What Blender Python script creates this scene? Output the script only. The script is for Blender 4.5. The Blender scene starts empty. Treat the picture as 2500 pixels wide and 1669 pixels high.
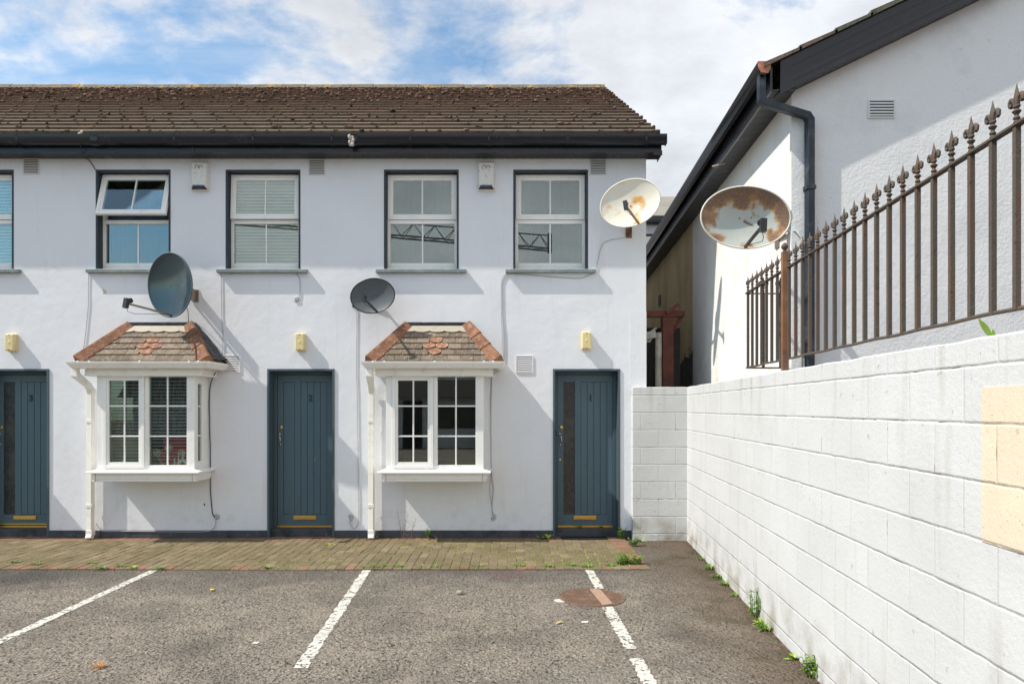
import bpy, math, random
from mathutils import Vector, Matrix, noise as mnoise
R = math.radians
sc = bpy.context.scene
COL = sc.collection
random.seed(7)

# ------------------------------------------------------------------ helpers
WM = {}
class MB:
    """collects verts/faces, links them as ONE mesh object"""
    def __init__(s): s.v=[]; s.f=[]; s.c=[]; s.m=[]; s.xf=None; s.col=None; s.mi=0
    def add(s, vs, fs):
        b=len(s.v)
        if s.xf is not None: vs=[s.xf@Vector(p) for p in vs]
        s.v+= [tuple(p) for p in vs]
        for f in fs:
            s.f.append([b+i for i in f]); s.c.append(s.col); s.m.append(s.mi)
        return s
    def box(s,x0,x1,y0,y1,z0,z1):
        return s.add([(x0,y0,z0),(x1,y0,z0),(x1,y1,z0),(x0,y1,z0),(x0,y0,z1),(x1,y0,z1),(x1,y1,z1),(x0,y1,z1)],
          [(0,3,2,1),(4,5,6,7),(0,1,5,4),(1,2,6,5),(2,3,7,6),(3,0,4,7)])
    def cbox(s,x0,x1,y0,y1,z0,z1,b=.004):
        """box with chamfered top edges"""
        return s.add([(x0,y0,z0),(x1,y0,z0),(x1,y1,z0),(x0,y1,z0),
                      (x0,y0,z1-b),(x1,y0,z1-b),(x1,y1,z1-b),(x0,y1,z1-b),
                      (x0+b,y0+b,z1),(x1-b,y0+b,z1),(x1-b,y1-b,z1),(x0+b,y1-b,z1)],
          [(0,1,5,4),(1,2,6,5),(2,3,7,6),(3,0,4,7),(4,5,9,8),(5,6,10,9),(6,7,11,10),(7,4,8,11),(8,9,10,11)])
    def quad(s,a,b,c,d): return s.add([a,b,c,d],[(0,1,2,3)])
    def prism(s,poly,ext):
        """poly: 3D points (planar), ext: extrusion vector"""
        n=len(poly); e=Vector(ext)
        vs=[Vector(p) for p in poly]+[Vector(p)+e for p in poly]
        fs=[tuple(range(n))[::-1],tuple(range(n,2*n))]+[(i,(i+1)%n,n+(i+1)%n,n+i) for i in range(n)]
        return s.add(vs,fs)
    def tube(s,pts,r,n=8,square=False,cap=True,roll=0):
        pts=[Vector(p) for p in pts]; rs=r if isinstance(r,(list,tuple)) else [r]*len(pts)
        if square: n=4; roll=math.pi/4
        rings=[]; prev=None
        for i,p in enumerate(pts):
            if i==0: t=(pts[1]-p)
            elif i==len(pts)-1: t=(p-pts[i-1])
            else: t=(pts[i+1]-p).normalized()+(p-pts[i-1]).normalized()
            if t.length<1e-9: t=Vector((0,0,1))
            t.normalize()
            if prev is None:
                up=Vector((0,0,1)) if abs(t.z)<.9 else Vector((1,0,0))
                a=t.cross(up).normalized()
            else:
                a=(prev-t*prev.dot(t)).normalized()
            prev=a; b=t.cross(a).normalized()
            k=1.0
            if 0<i<len(pts)-1:
                c=(pts[i+1]-p).normalized().dot((p-pts[i-1]).normalized()); k=min(1.6,1/max(.5,math.sqrt((1+c)/2)))
            rr=rs[i]*(math.sqrt(2)*k if square else 1)
            rings.append([p+a*(rr*math.cos(2*math.pi*j/n+roll))+b*(rr*math.sin(2*math.pi*j/n+roll)) for j in range(n)])
        vs=[q for rg in rings for q in rg]; fs=[]
        for i in range(len(pts)-1):
            for j in range(n):
                fs.append((i*n+j,i*n+(j+1)%n,(i+1)*n+(j+1)%n,(i+1)*n+j))
        if cap: fs+= [tuple(range(n))[::-1], tuple(range((len(pts)-1)*n,len(pts)*n))]
        return s.add(vs,fs)
    def lathe(s,prof,n=12,o=(0,0,0),sx=1,sy=1):
        vs=[];o=Vector(o)
        for r,z in prof:
            for j in range(n):
                a=2*math.pi*j/n; vs.append(o+Vector((r*math.cos(a)*sx,r*math.sin(a)*sy,z)))
        fs=[]
        for i in range(len(prof)-1):
            for j in range(n): fs.append((i*n+j,i*n+(j+1)%n,(i+1)*n+(j+1)%n,(i+1)*n+j))
        fs+=[tuple(range(n))[::-1],tuple(range((len(prof)-1)*n,len(prof)*n))]
        return s.add(vs,fs)
    def ball(s,c,rx,ry,rz,n=8,m=5):
        prof=[(max(1e-4,math.sin(math.pi*i/m)),-math.cos(math.pi*i/m)) for i in range(m+1)]
        vs=[];fs=[];c=Vector(c)
        for r,z in prof:
            for j in range(n):
                a=2*math.pi*j/n; vs.append(c+Vector((rx*r*math.cos(a),ry*r*math.sin(a),rz*z)))
        for i in range(m):
            for j in range(n): fs.append((i*n+j,i*n+(j+1)%n,(i+1)*n+(j+1)%n,(i+1)*n+j))
        return s.add(vs,fs)
    def sweep(s,path,prof):
        """plan path [(x,y)], closed profile [(outward,z)], mitred corners"""
        P=[Vector((p[0],p[1])) for p in path]; n=len(prof); vs=[]
        for i,p in enumerate(P):
            ns=[]
            if i>0: d=(P[i]-P[i-1]).normalized(); ns.append(Vector((d.y,-d.x)))
            if i<len(P)-1: d=(P[i+1]-P[i]).normalized(); ns.append(Vector((d.y,-d.x)))
            if len(ns)==2:
                m=(ns[0]+ns[1]); m=m/ (m.length_squared/2)
                # mitre: m·n0 = 1
            else: m=ns[0]
            for o,z in prof: vs.append((p.x+m.x*o,p.y+m.y*o,z))
        fs=[]
        for i in range(len(P)-1):
            for j in range(n): fs.append((i*n+j,(i+1)*n+j,(i+1)*n+(j+1)%n,i*n+(j+1)%n))
        fs+=[tuple(range(n)),tuple(range((len(P)-1)*n,len(P)*n))[::-1]]
        return s.add(vs,fs)
    def build(s,name,mat,parent=None,smooth=False,bevel=0,bseg=2,auto=None,world=True):
        me=bpy.data.meshes.new(name); me.from_pydata(s.v,[],s.f)
        mats=mat if isinstance(mat,(list,tuple)) else [mat]
        for m in mats: me.materials.append(m)
        if any(s.m): me.polygons.foreach_set('material_index',s.m)
        if any(c is not None for c in s.c):
            ca=me.color_attributes.new('tint','FLOAT_COLOR','CORNER'); data=[]
            for f,c in zip(s.f,s.c):
                c=c or (1,1,1); data+= [c[0],c[1],c[2],1.0]*len(f)
            ca.data.foreach_set('color',data)
        me.validate()
        import bmesh
        bm=bmesh.new(); bm.from_mesh(me); bmesh.ops.recalc_face_normals(bm,faces=bm.faces); bm.to_mesh(me); bm.free()
        if smooth or auto: me.polygons.foreach_set('use_smooth',[True]*len(me.polygons))
        if auto: me.set_sharp_from_angle(angle=R(auto))
        o=bpy.data.objects.new(name,me); COL.objects.link(o); WM[o.name]=Matrix()
        if parent is not None: par(o,parent)
        if bevel:
            b=o.modifiers.new('bevel','BEVEL'); b.width=bevel; b.segments=bseg; b.limit_method='ANGLE'; b.angle_limit=R(40)
            b.harden_normals=False
        return o
def par(o,parent):
    o.parent=parent; o.matrix_parent_inverse=WM[parent.name].inverted()
def tag(o,label=None,cat=None,group=None,kind=None):
    if label: o['label']=label
    if cat: o['category']=cat
    if group: o['group']=group
    if kind: o['kind']=kind
    return o
def empty(name,loc,label,cat,group=None):
    o=bpy.data.objects.new(name,None); COL.objects.link(o); o.location=loc; o.empty_display_size=.2
    WM[o.name]=Matrix.Translation(loc); tag(o,label,cat,group); return o
def move(o,dv):
    o.location=Vector(o.location)+Vector(dv)

# ------------------------------------------------------------------ materials
def nd(t,typ,**k):
    n=t.nodes.new(typ)
    for a,b in k.items():
        if a in n.inputs: n.inputs[a].default_value=b
        else: setattr(n,a,b)
    return n
def rgb(c): return (c[0],c[1],c[2],1)
def MAT(name,base,rough=.7,metal=0,spec=.5,layers=(),bumps=(),tint=False,coat=0,stretch=(1,1,1),sheen=0,hook=None,sub=0):
    m=bpy.data.materials.new(name); m.use_nodes=True; t=m.node_tree; t.nodes.clear(); L=t.links.new
    out=nd(t,'ShaderNodeOutputMaterial'); b=nd(t,'ShaderNodeBsdfPrincipled')
    b.inputs['Roughness'].default_value=rough; b.inputs['Metallic'].default_value=metal
    b.inputs['Specular IOR Level'].default_value=spec; b.inputs['Coat Weight'].default_value=coat
    L(b.outputs[0],out.inputs[0])
    geo=nd(t,'ShaderNodeNewGeometry'); mp=nd(t,'ShaderNodeMapping'); mp.inputs['Scale'].default_value=stretch
    L(geo.outputs['Position'],mp.inputs[0]); pos=mp.outputs[0]
    c=None
    if tint:
        a=nd(t,'ShaderNodeVertexColor',layer_name='tint')
        mx=nd(t,'ShaderNodeMix',data_type='RGBA',blend_type='MULTIPLY'); mx.inputs[0].default_value=1
        L(a.outputs[0],mx.inputs[6]); mx.inputs[7].default_value=rgb(base); c=mx.outputs[2]
    for ly in layers:
        col,scale,lo,hi=ly[:4]; opt=ly[4] if len(ly)>4 else {}
        nz=nd(t,'ShaderNodeTexNoise'); nz.inputs['Scale'].default_value=scale; nz.inputs['Detail'].default_value=opt.get('detail',6)
        nz.inputs['Roughness'].default_value=opt.get('r',.6)
        src=pos
        if 'st' in opt:
            mp2=nd(t,'ShaderNodeMapping'); mp2.inputs['Scale'].default_value=opt['st']; L(geo.outputs['Position'],mp2.inputs[0]); src=mp2.outputs[0]
        L(src,nz.inputs['Vector'])
        mr=nd(t,'ShaderNodeMapRange'); mr.inputs[1].default_value=lo; mr.inputs[2].default_value=hi; mr.inputs[4].default_value=opt.get('a',1)
        L(nz.outputs[0],mr.inputs[0])
        fac=mr.outputs[0]
        if 'z' in opt:   # limited to a height band (splash zone, moss at the foot)
            sp=nd(t,'ShaderNodeSeparateXYZ'); L(geo.outputs['Position'],sp.inputs[0])
            m2=nd(t,'ShaderNodeMapRange'); m2.inputs[1].default_value=opt['z'][0]; m2.inputs[2].default_value=opt['z'][1]
            L(sp.outputs[2],m2.inputs[0]); mu=nd(t,'ShaderNodeMath',operation='MULTIPLY'); L(fac,mu.inputs[0]); L(m2.outputs[0],mu.inputs[1]); fac=mu.outputs[0]
        mx=nd(t,'ShaderNodeMix',data_type='RGBA'); L(fac,mx.inputs[0])
        if c is None: mx.inputs[6].default_value=rgb(base)
        else: L(c,mx.inputs[6])
        mx.inputs[7].default_value=rgb(col); c=mx.outputs[2]
    if c is None: b.inputs['Base Color'].default_value=rgb(base)
    else: L(c,b.inputs['Base Color'])
    prev=None
    for bp in bumps:
        scale,dist,det=bp[:3]; kind=bp[3] if len(bp)>3 else 'n'
        if kind=='n': nz=nd(t,'ShaderNodeTexNoise'); nz.inputs['Detail'].default_value=det; nz.inputs['Roughness'].default_value=.6
        else: nz=nd(t,'ShaderNodeTexVoronoi')
        nz.inputs['Scale'].default_value=scale; L(pos,nz.inputs['Vector'])
        bu=nd(t,'ShaderNodeBump'); bu.inputs['Distance'].default_value=dist; bu.inputs['Strength'].default_value=1
        L(nz.outputs[0],bu.inputs['Height'])
        if prev: L(prev,bu.inputs['Normal'])
        prev=bu.outputs[0]
    if hook: prev=hook(t,b,c,prev,geo) or prev
    if prev: L(prev,b.inputs['Normal'])
    return m

WHITE=(.72,.72,.74)
def facade_hook(t,b,c,prev,geo): return prev
m_render=MAT('facade_render',(.765,.78,.82),.85,spec=.3,
   layers=[((.70,.70,.72),1.3,.45,.75,{'a':.5}),((.55,.54,.52),6,.58,.8,{'a':.4,'st':(1,1,.12)}),((.42,.40,.36),90,.70,.76,{'a':.5}),((.45,.42,.37),5,.5,.75,{'z':(.75,.15),'a':.45}),((.55,.53,.48),3,.5,.8,{'z':(4.6,4.95),'a':.5})],
   bumps=[(1.6,.010,2),(11,.0036,5),(70,.0004,2)])
m_rough=MAT('roughcast_render',(.83,.825,.82),.9,spec=.2,
   layers=[((.58,.59,.60),2,.5,.75,{'a':.5}),((.35,.34,.33),22,.66,.76,{'a':.6})],bumps=[(38,.0038,4),(6,.003,2)])
m_patch=MAT('corner_render',(.745,.755,.785),.9,spec=.2,bumps=[(30,.004,4),(110,.001,2)])
m_smoothwhite=MAT('side_render',(.74,.73,.71),.85,spec=.3,layers=[((.55,.50,.40),3,.52,.75,{'a':.45}),((.5,.42,.28),6,.5,.7,{'z':(2.6,1.9),'a':.6}),((.4,.38,.34),30,.68,.76,{'a':.6})],bumps=[(30,.0015,3),(3,.01,2)])
m_yellow=MAT('aged_yellow_render',(.66,.54,.32),.95,spec=.1,layers=[((.46,.37,.22),1.5,.4,.7,{'st':(1,1,.5)}),((.58,.50,.32),4,.5,.75,{'a':.5,'st':(1,1,.5)}),((.07,.06,.05),3,.5,.7,{'z':(3.2,2.4)})],bumps=[(30,.008,4)])
m_plinth=MAT('plinth_paint',(.055,.062,.075),.6,layers=[((.16,.16,.16),14,.58,.72,{'a':.7}),((.02,.02,.02),5,.5,.7)],bumps=[(35,.004,4)])
m_dark=MAT('slate_blue_paint',(.06,.095,.115),.55,layers=[((.07,.1,.12),18,.5,.7)],bumps=[(60,.0012,3)])
m_reveal=MAT('dark_reveal_paint',(.030,.045,.058),.6,layers=[((.06,.08,.09),12,.55,.7)],bumps=[(50,.002,3)])
m_door=MAT('door_paint',(.070,.122,.155),.42,layers=[((.08,.135,.16),2.5,.4,.7),((.03,.06,.08),40,.64,.72,{'a':.6})],bumps=[(50,.0006,3)],stretch=(1,1,.4))
m_sill=MAT('sill_paint',(.20,.25,.25),.7,layers=[((.33,.33,.30),9,.5,.68),((.10,.10,.09),22,.62,.7)],bumps=[(30,.003,3)])
m_upvc=MAT('white_upvc',(.88,.87,.84),.3,layers=[((.60,.57,.50),7,.55,.8,{'a':.5})],bumps=[(4,.001,1)])
m_upvc2=MAT('weathered_upvc',(.88,.85,.79),.35,layers=[((.58,.50,.40),6,.55,.75,{'a':.5})],bumps=[(5,.002,2)])
m_black=MAT('black_upvc',(.012,.014,.019),.24,layers=[((.06,.06,.06),5,.58,.75,{'a':.4}),((.2,.19,.17),30,.68,.74,{'a':.6})],bumps=[(3,.002,1)])
m_soffit=MAT('soffit_boards',(.030,.030,.033),.5,layers=[((.15,.14,.12),4,.6,.7,{'a':.6})])
m_gutcop=MAT('orange_stop_end',(.45,.16,.09),.5,layers=[((.6,.3,.2),20,.5,.7)])
m_brass=MAT('brass',(.72,.46,.13),.32,metal=1,layers=[((.35,.22,.08),25,.58,.7)])
m_chrome=MAT('worn_chrome',(.6,.55,.48),.25,metal=1)
m_num=MAT('number_metal',(.018,.018,.02),.5)
m_cream=MAT('cream_plastic',(.74,.62,.32),.35,layers=[((.64,.50,.22),18,.5,.7,{'a':.6})],bumps=[(160,.001,0,'v')])
m_box=MAT('alarm_box_plastic',(.72,.70,.66),.4,layers=[((.45,.43,.40),22,.54,.66,{'a':.7})])
m_lens=MAT('blue_lens',(.004,.008,.035),.15)
m_ink=MAT('faded_ink',(.12,.08,.08),.7)
m_terra=MAT('terracotta',(.27,.135,.082),.85,spec=.2,layers=[((.15,.075,.05),7,.42,.7),((.40,.25,.16),16,.52,.7,{'a':.7}),((.65,.60,.48),35,.66,.7)],bumps=[(30,.005,4),(8,.008,2)])
m_terra2=MAT('terracotta_shell',(.25,.135,.092),.85,spec=.2,layers=[((.62,.36,.22),20,.5,.7),((.7,.65,.55),40,.66,.7)],bumps=[(60,.002,3)])
m_btile=MAT('bay_tile',(1,1,1),.9,spec=.2,tint=True,layers=[((.46,.38,.26),25,.52,.72,{'a':.6}),((.62,.58,.45),45,.64,.68,{'a':.8}),((.08,.07,.06),9,.60,.75,{'a':.6})],bumps=[(60,.003,4)])
m_lead=MAT('pale_lead',(.40,.36,.29),.6,layers=[((.30,.27,.22),14,.5,.72,{'a':.6})],bumps=[(20,.003,3)])
m_felt=MAT('black_felt',(.022,.022,.024),.45,layers=[((.30,.30,.30),22,.62,.70,{'a':.6})],bumps=[(16,.02,4)])
m_tile=MAT('roof_tile',(1,1,1),.92,spec=.15,tint=True,layers=[((.06,.04,.032),14,.52,.70,{'a':.7}),((.22,.11,.08),1.2,.5,.7,{'a':.5,'z':(6.2,7.6)}),((.24,.19,.13),30,.56,.70,{'a':.6}),((.12,.12,.05),6,.62,.75,{'a':.5})],bumps=[(40,.008,5)])
m_ridge=MAT('ridge_tile',(.13,.11,.08),.9,layers=[((.42,.24,.03),5,.55,.66,{'a':.8}),((.26,.25,.14),20,.55,.7)],bumps=[(30,.008,4)])
m_moss=MAT('roof_moss',(.15,.105,.085),1,spec=.05,layers=[((.30,.20,.16),30,.45,.62),((.03,.025,.02),9,.5,.6)],bumps=[(90,.01,4)])
m_iron=MAT('weathered_iron',(.080,.069,.054),.75,layers=[((.22,.21,.18),60,.60,.74,{'a':.4}),((.125,.06,.036),3.5,.46,.70,{'a':.9,'st':(9,9,.8)}),((.33,.08,.06),3.3,.66,.72,{'a':.6,'st':(5,5,1)}),((.04,.035,.03),40,.58,.7)],bumps=[(120,.0018,4)])
m_rustpost=MAT('orange_rust_paint',(.21,.095,.048),.75,layers=[((.12,.06,.04),12,.45,.65),((.33,.17,.08),6,.5,.7)],bumps=[(80,.002,4)])
m_redsteel=MAT('red_oxide_steel',(.15,.04,.025),.7,layers=[((.07,.025,.02),6,.45,.7)],bumps=[(60,.002,3)])
m_cable_g=MAT('grey_cable',(.42,.42,.42),.6); m_cable_k=MAT('black_cable',(.012,.012,.014),.5)
m_asph=None
m_gravelstone=MAT('stone',(.30,.27,.22),.9,bumps=[(60,.004,3)])
m_glass=None
m_dishA=MAT('dish_slate_gloss',(.016,.036,.048),.16,spec=.6,coat=.3)
m_dishB=MAT('dish_perforated_grey',(.10,.115,.125),.4,bumps=[(160,.001,0,'v')],layers=[((.04,.045,.05),120,.5,.6,{'a':.5})])
m_white_metal=MAT('painted_white',(.75,.72,.63),.5)
m_lnb=MAT('black_plastic',(.015,.015,.016),.35); m_arm=MAT('galvanised',(.30,.24,.19),.45,metal=.6)
m_rust=MAT('rusty_bracket',(.10,.05,.035),.85,layers=[((.28,.12,.05),20,.5,.65)])
def rust_dish(name,base,th,rimrust):
    """painted dish with rust blooms; rimrust makes the rust gather at the edge (local XZ radius)"""
    m=MAT(name,base,.45,layers=[((.66,.62,.52),4,.45,.7,{'a':.5})])
    t=m.node_tree; L=t.links.new; b=[n for n in t.nodes if n.type=='BSDF_PRINCIPLED'][0]
    old=b.inputs['Base Color'].links[0].from_socket
    tc=nd(t,'ShaderNodeTexCoord'); nz=nd(t,'ShaderNodeTexNoise'); nz.inputs['Scale'].default_value=7 if rimrust else 5; nz.inputs['Detail'].default_value=7
    mp=nd(t,'ShaderNodeMapping'); mp.inputs['Location'].default_value=(3.1,1.7,.45); L(tc.outputs['Object'],mp.inputs[0]); L(mp.outputs[0],nz.inputs['Vector'])
    fac=nz.outputs[0]
    if rimrust:
        mp2=nd(t,'ShaderNodeMapping'); mp2.inputs['Scale'].default_value=(1/.40,0,1/.285); mp2.inputs['Location'].default_value=(0,0,.32); L(tc.outputs['Object'],mp2.inputs[0])
        ln=nd(t,'ShaderNodeVectorMath',operation='LENGTH'); L(mp2.outputs[0],ln.inputs[0])
        ma=nd(t,'ShaderNodeMath',operation='MULTIPLY_ADD'); L(ln.outputs['Value'],ma.inputs[0]); ma.inputs[1].default_value=.50; L(nz.outputs[0],ma.inputs[2]); fac=ma.outputs[0]
    r1=nd(t,'ShaderNodeMapRange'); r1.inputs[1].default_value=th; r1.inputs[2].default_value=th+.10; L(fac,r1.inputs[0])
    mx=nd(t,'ShaderNodeMix',data_type='RGBA'); L(r1.outputs[0],mx.inputs[0]); L(old,mx.inputs[6]); mx.inputs[7].default_value=(.46,.25,.10,1) if rimrust else (.70,.42,.15,1)
    r2=nd(t,'ShaderNodeMapRange'); r2.inputs[1].default_value=th+(.06 if rimrust else .10); r2.inputs[2].default_value=th+.18; L(fac,r2.inputs[0])
    nz2=nd(t,'ShaderNodeTexNoise'); nz2.inputs['Scale'].default_value=90; L(tc.outputs['Object'],nz2.inputs['Vector'])
    mu=nd(t,'ShaderNodeMath',operation='MULTIPLY'); L(r2.outputs[0],mu.inputs[0])
    r3=nd(t,'ShaderNodeMapRange'); r3.inputs[1].default_value=.30; r3.inputs[2].default_value=.45; L(nz2.outputs[0],r3.inputs[0]); L(r3.outputs[0],mu.inputs[1])
    mx2=nd(t,'ShaderNodeMix',data_type='RGBA'); L(mu.outputs[0],mx2.inputs[0]); L(mx.outputs[2],mx2.inputs[6]); mx2.inputs[7].default_value=((.21,.135,.095,1) if rimrust else (.55,.27,.07,1))
    L(mx2.outputs[2],b.inputs['Base Color']); return m
m_dishC=rust_dish('cream_dish_rust',(.80,.76,.66),.555,False)
m_dishD=rust_dish('pale_dish_rust',(.50,.54,.50),.79,True)
m_leaf=MAT('weed_leaf',(.095,.21,.022),.55,spec=.4,layers=[((.22,.34,.04),14,.45,.65)])
m_leaf2=MAT('yellow_green_leaf',(.30,.42,.04),.5,layers=[((.16,.33,.03),10,.45,.65)])
m_deadstem=MAT('dead_stem',(.20,.11,.06),.9)
m_paver=MAT('paver',(1,1,1),.92,spec=.15,tint=True,layers=[((.105,.092,.042),2.5,.42,.68,{'a':.65}),((.28,.235,.165),60,.56,.70,{'a':.7}),((.07,.06,.035),38,.54,.68,{'a':.8})],bumps=[(70,.004,4)])
m_joint=MAT('joint_soil',(.055,.045,.025),1,layers=[((.14,.16,.03),4,.48,.62)],bumps=[(60,.006,3)])
m_ironcov=MAT('rusty_cast_iron',(.175,.105,.072),.75,metal=.1,layers=[((.28,.17,.12),12,.5,.7),((.10,.055,.04),40,.5,.7)],bumps=[(70,.001,3)])
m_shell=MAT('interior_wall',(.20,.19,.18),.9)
m_blindw=MAT('blind_white',(.86,.87,.80),.6); m_netc=MAT('net_curtain',(.10,.115,.14),.9,layers=[((.32,.34,.38),60,.55,.62),((.02,.025,.03),9,.5,.6,{'st':(4,4,.2)})])
m_strings=MAT('string_curtain',(.10,.19,.28),.8,layers=[((.10,.13,.17),50,.45,.6,{'st':(1,1,.01)})])
m_grayblind=MAT('grey_blind',(.055,.068,.062),.8,layers=[((.085,.095,.088),2,.4,.7,{'st':(2,2,.2)})])
m_red=MAT('red_fabric',(.75,.02,.05),.8); m_ornament=MAT('white_ornament',(.88,.92,.90),.4)
m_mat=MAT('rubber_mat',(.014,.014,.015),.6)
m_bluebin=MAT('blue_bin',(.02,.10,.30),.45); m_brownbin=MAT('brown_bin',(.07,.035,.02),.5)
m_slate=MAT('slate_roof',(.27,.25,.21),.9,layers=[((.16,.15,.13),4,.45,.7,{'st':(.3,1,6)})],bumps=[(5,.05,2)])
m_crane=MAT('crane_steel',(.16,.17,.16),.6)
m_darkroof=MAT('opposite_roof',(.045,.04,.038),.95,bumps=[(12,.03,4)])
m_block_dark=MAT('bare_block',(.045,.045,.047),.95,layers=[((.10,.09,.07),5,.5,.7)],bumps=[(20,.02,4)])
m_corr=MAT('corrugated_dark',(.03,.026,.024),.6)
m_pipe=MAT('dirty_white_pipe',(.40,.39,.35),.5,layers=[((.2,.19,.16),6,.45,.7)])

def glass(name,refl,tintc=(1,1,1)):
    m=bpy.data.materials.new(name); m.use_nodes=True; t=m.node_tree; t.nodes.clear(); L=t.links.new
    out=nd(t,'ShaderNodeOutputMaterial'); mx=nd(t,'ShaderNodeMixShader'); tr=nd(t,'ShaderNodeBsdfTransparent'); gl=nd(t,'ShaderNodeBsdfGlossy')
    gl.inputs['Roughness'].default_value=.004; gl.inputs[0].default_value=(.88,.93,.90,1); tr.inputs[0].default_value=(.9*tintc[0],.95*tintc[1],.93*tintc[2],1)
    fr=nd(t,'ShaderNodeFresnel'); fr.inputs[0].default_value=1.5
    ma=nd(t,'ShaderNodeMath',operation='ADD',use_clamp=True); ma.inputs[1].default_value=refl; L(fr.outputs[0],ma.inputs[0]); L(ma.outputs[0],mx.inputs[0])
    geo=nd(t,'ShaderNodeNewGeometry'); nz=nd(t,'ShaderNodeTexNoise'); nz.inputs['Scale'].default_value=1.3; L(geo.outputs['Position'],nz.inputs['Vector'])
    bu=nd(t,'ShaderNodeBump'); bu.inputs['Distance'].default_value=.0004; L(nz.outputs[0],bu.inputs['Height']); L(bu.outputs[0],gl.inputs['Normal'])
    L(tr.outputs[0],mx.inputs[1]); L(gl.outputs[0],mx.inputs[2]); L(mx.outputs[0],out.inputs[0]); return m
m_glass=glass('window_glass',.13); m_glass2=glass('bay_glass',.10); m_glass3=glass('clear_bay_glass',.02)

def asphalt():
    m=bpy.data.materials.new('asphalt'); m.use_nodes=True; t=m.node_tree; t.nodes.clear(); L=t.links.new
    out=nd(t,'ShaderNodeOutputMaterial'); b=nd(t,'ShaderNodeBsdfPrincipled'); b.inputs['Roughness'].default_value=.9; b.inputs['Specular IOR Level'].default_value=.25
    L(b.outputs[0],out.inputs[0]); geo=nd(t,'ShaderNodeNewGeometry'); P=geo.outputs['Position']
    def noise(s,d=5,r=.6):
        n=nd(t,'ShaderNodeTexNoise'); n.inputs['Scale'].default_value=s; n.inputs['Detail'].default_value=d; n.inputs['Roughness'].default_value=r; L(P,n.inputs['Vector']); return n.outputs[0]
    def mr(s,a,c,lo=0,hi=1):
        n=nd(t,'ShaderNodeMapRange'); n.inputs[1].default_value=a; n.inputs[2].default_value=c; n.inputs[3].default_value=lo; n.inputs[4].default_value=hi; L(s,n.inputs[0]); return n.outputs[0]
    def mix(f,a,c):
        n=nd(t,'ShaderNodeMix',data_type='RGBA')
        L(f,n.inputs[0])
        for i,q in ((6,a),(7,c)):
            if isinstance(q,tuple): n.inputs[i].default_value=rgb(q)
            else: L(q,n.inputs[i])
        return n.outputs[2]
    def mul(a,c):
        n=nd(t,'ShaderNodeMath',operation='MULTIPLY'); L(a,n.inputs[0])
        if isinstance(c,float): n.inputs[1].default_value=c
        else: L(c,n.inputs[1])
        return n.outputs[0]
    vo=nd(t,'ShaderNodeTexVoronoi'); vo.inputs['Scale'].default_value=70; L(P,vo.inputs['Vector'])
    vo2=nd(t,'ShaderNodeTexVoronoi'); vo2.inputs['Scale'].default_value=38; L(P,vo2.inputs['Vector'])
    sp=nd(t,'ShaderNodeSeparateColor'); L(vo.outputs['Color'],sp.inputs[0])
    c=mix(mr(sp.outputs[0],0,1),(.165,.142,.116),(.260,.226,.186))
    c=mix(mr(sp.outputs[1],.86,.9),c,(.34,.30,.25))
    c=mix(mul(mr(sp.outputs[2],.90,.93),mr(noise(6,3),.40,.6)),c,(.03,.031,.033))
    c=mix(mul(mr(noise(.9,5),.45,.62),.65),c,(.125,.108,.091))
    c=mix(mul(mr(noise(2.3,7),.52,.66),.7),c,(.285,.245,.20))
    c=mix(mul(mr(noise(24,2),.60,.66),.85),c,(.045,.042,.040))
    c=mix(mul(mr(noise(30,3),.62,.72),.8),c,(.03,.03,.03))
    # old stains: an oily patch at the left, a pink spill by the paving, darker tarmac along the kerb
    def spot(x,y,r,col,amt):
        nonlocal c
        vm=nd(t,'ShaderNodeVectorMath',operation='DISTANCE'); L(P,vm.inputs[0]); vm.inputs[1].default_value=(x,y,0)
        ad=nd(t,'ShaderNodeMath',operation='MULTIPLY_ADD'); L(noise(3.5,5),ad.inputs[0]); ad.inputs[1].default_value=r*1.2; L(vm.outputs['Value'],ad.inputs[2])
        c=mix(mr(ad.outputs[0],r*1.5,r*.8,0,amt),c,col)
    spot(-5.0,7.05,.9,(.045,.042,.042),.75); spot(-.03,7.22,.30,(.17,.085,.10),.6); spot(-2.2,5.0,.35,(.07,.062,.055),.5); spot(.5,4.4,.5,(.22,.20,.17),.4); spot(1.3,5.3,.35,(.05,.045,.045),.5)
    yx=nd(t,'ShaderNodeSeparateXYZ'); L(P,yx.inputs[0]); ay=nd(t,'ShaderNodeMath',operation='MULTIPLY_ADD'); L(noise(2.5,4),ay.inputs[0]); ay.inputs[1].default_value=1.0; L(yx.outputs[1],ay.inputs[2])
    c=mix(mul(mr(ay.outputs[0],6.9,7.9),.5),c,(.085,.077,.070))
    # damp brown strip of older tarmac near the block wall
    xyz=nd(t,'ShaderNodeSeparateXYZ'); L(P,xyz.inputs[0])
    nn=noise(1.6,5); ad=nd(t,'ShaderNodeMath',operation='MULTIPLY_ADD'); L(nn,ad.inputs[0]); ad.inputs[1].default_value=1.2; L(xyz.outputs[0],ad.inputs[2])
    c=mix(mul(mr(ad.outputs[0],1.75,2.45),.72),c,(.115,.082,.057))
    c=mix(mul(mul(mr(noise(2.2,5),.5,.65),mr(ad.outputs[0],1.9,2.5)),.7),c,(.05,.042,.015))
    L(c,b.inputs['Base Color'])
    prev=None
    for src,d in ((noise(2.0,3),.02),(noise(14,4),.014),(vo2.outputs[0],.014),(vo.outputs[0],.009)):
        bu=nd(t,'ShaderNodeBump'); bu.inputs['Distance'].default_value=d; L(src,bu.inputs['Height'])
        if prev: L(prev,bu.inputs['Normal'])
        prev=bu.outputs[0]
    L(prev,b.inputs['Normal']); return m
m_asph=asphalt()

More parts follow.
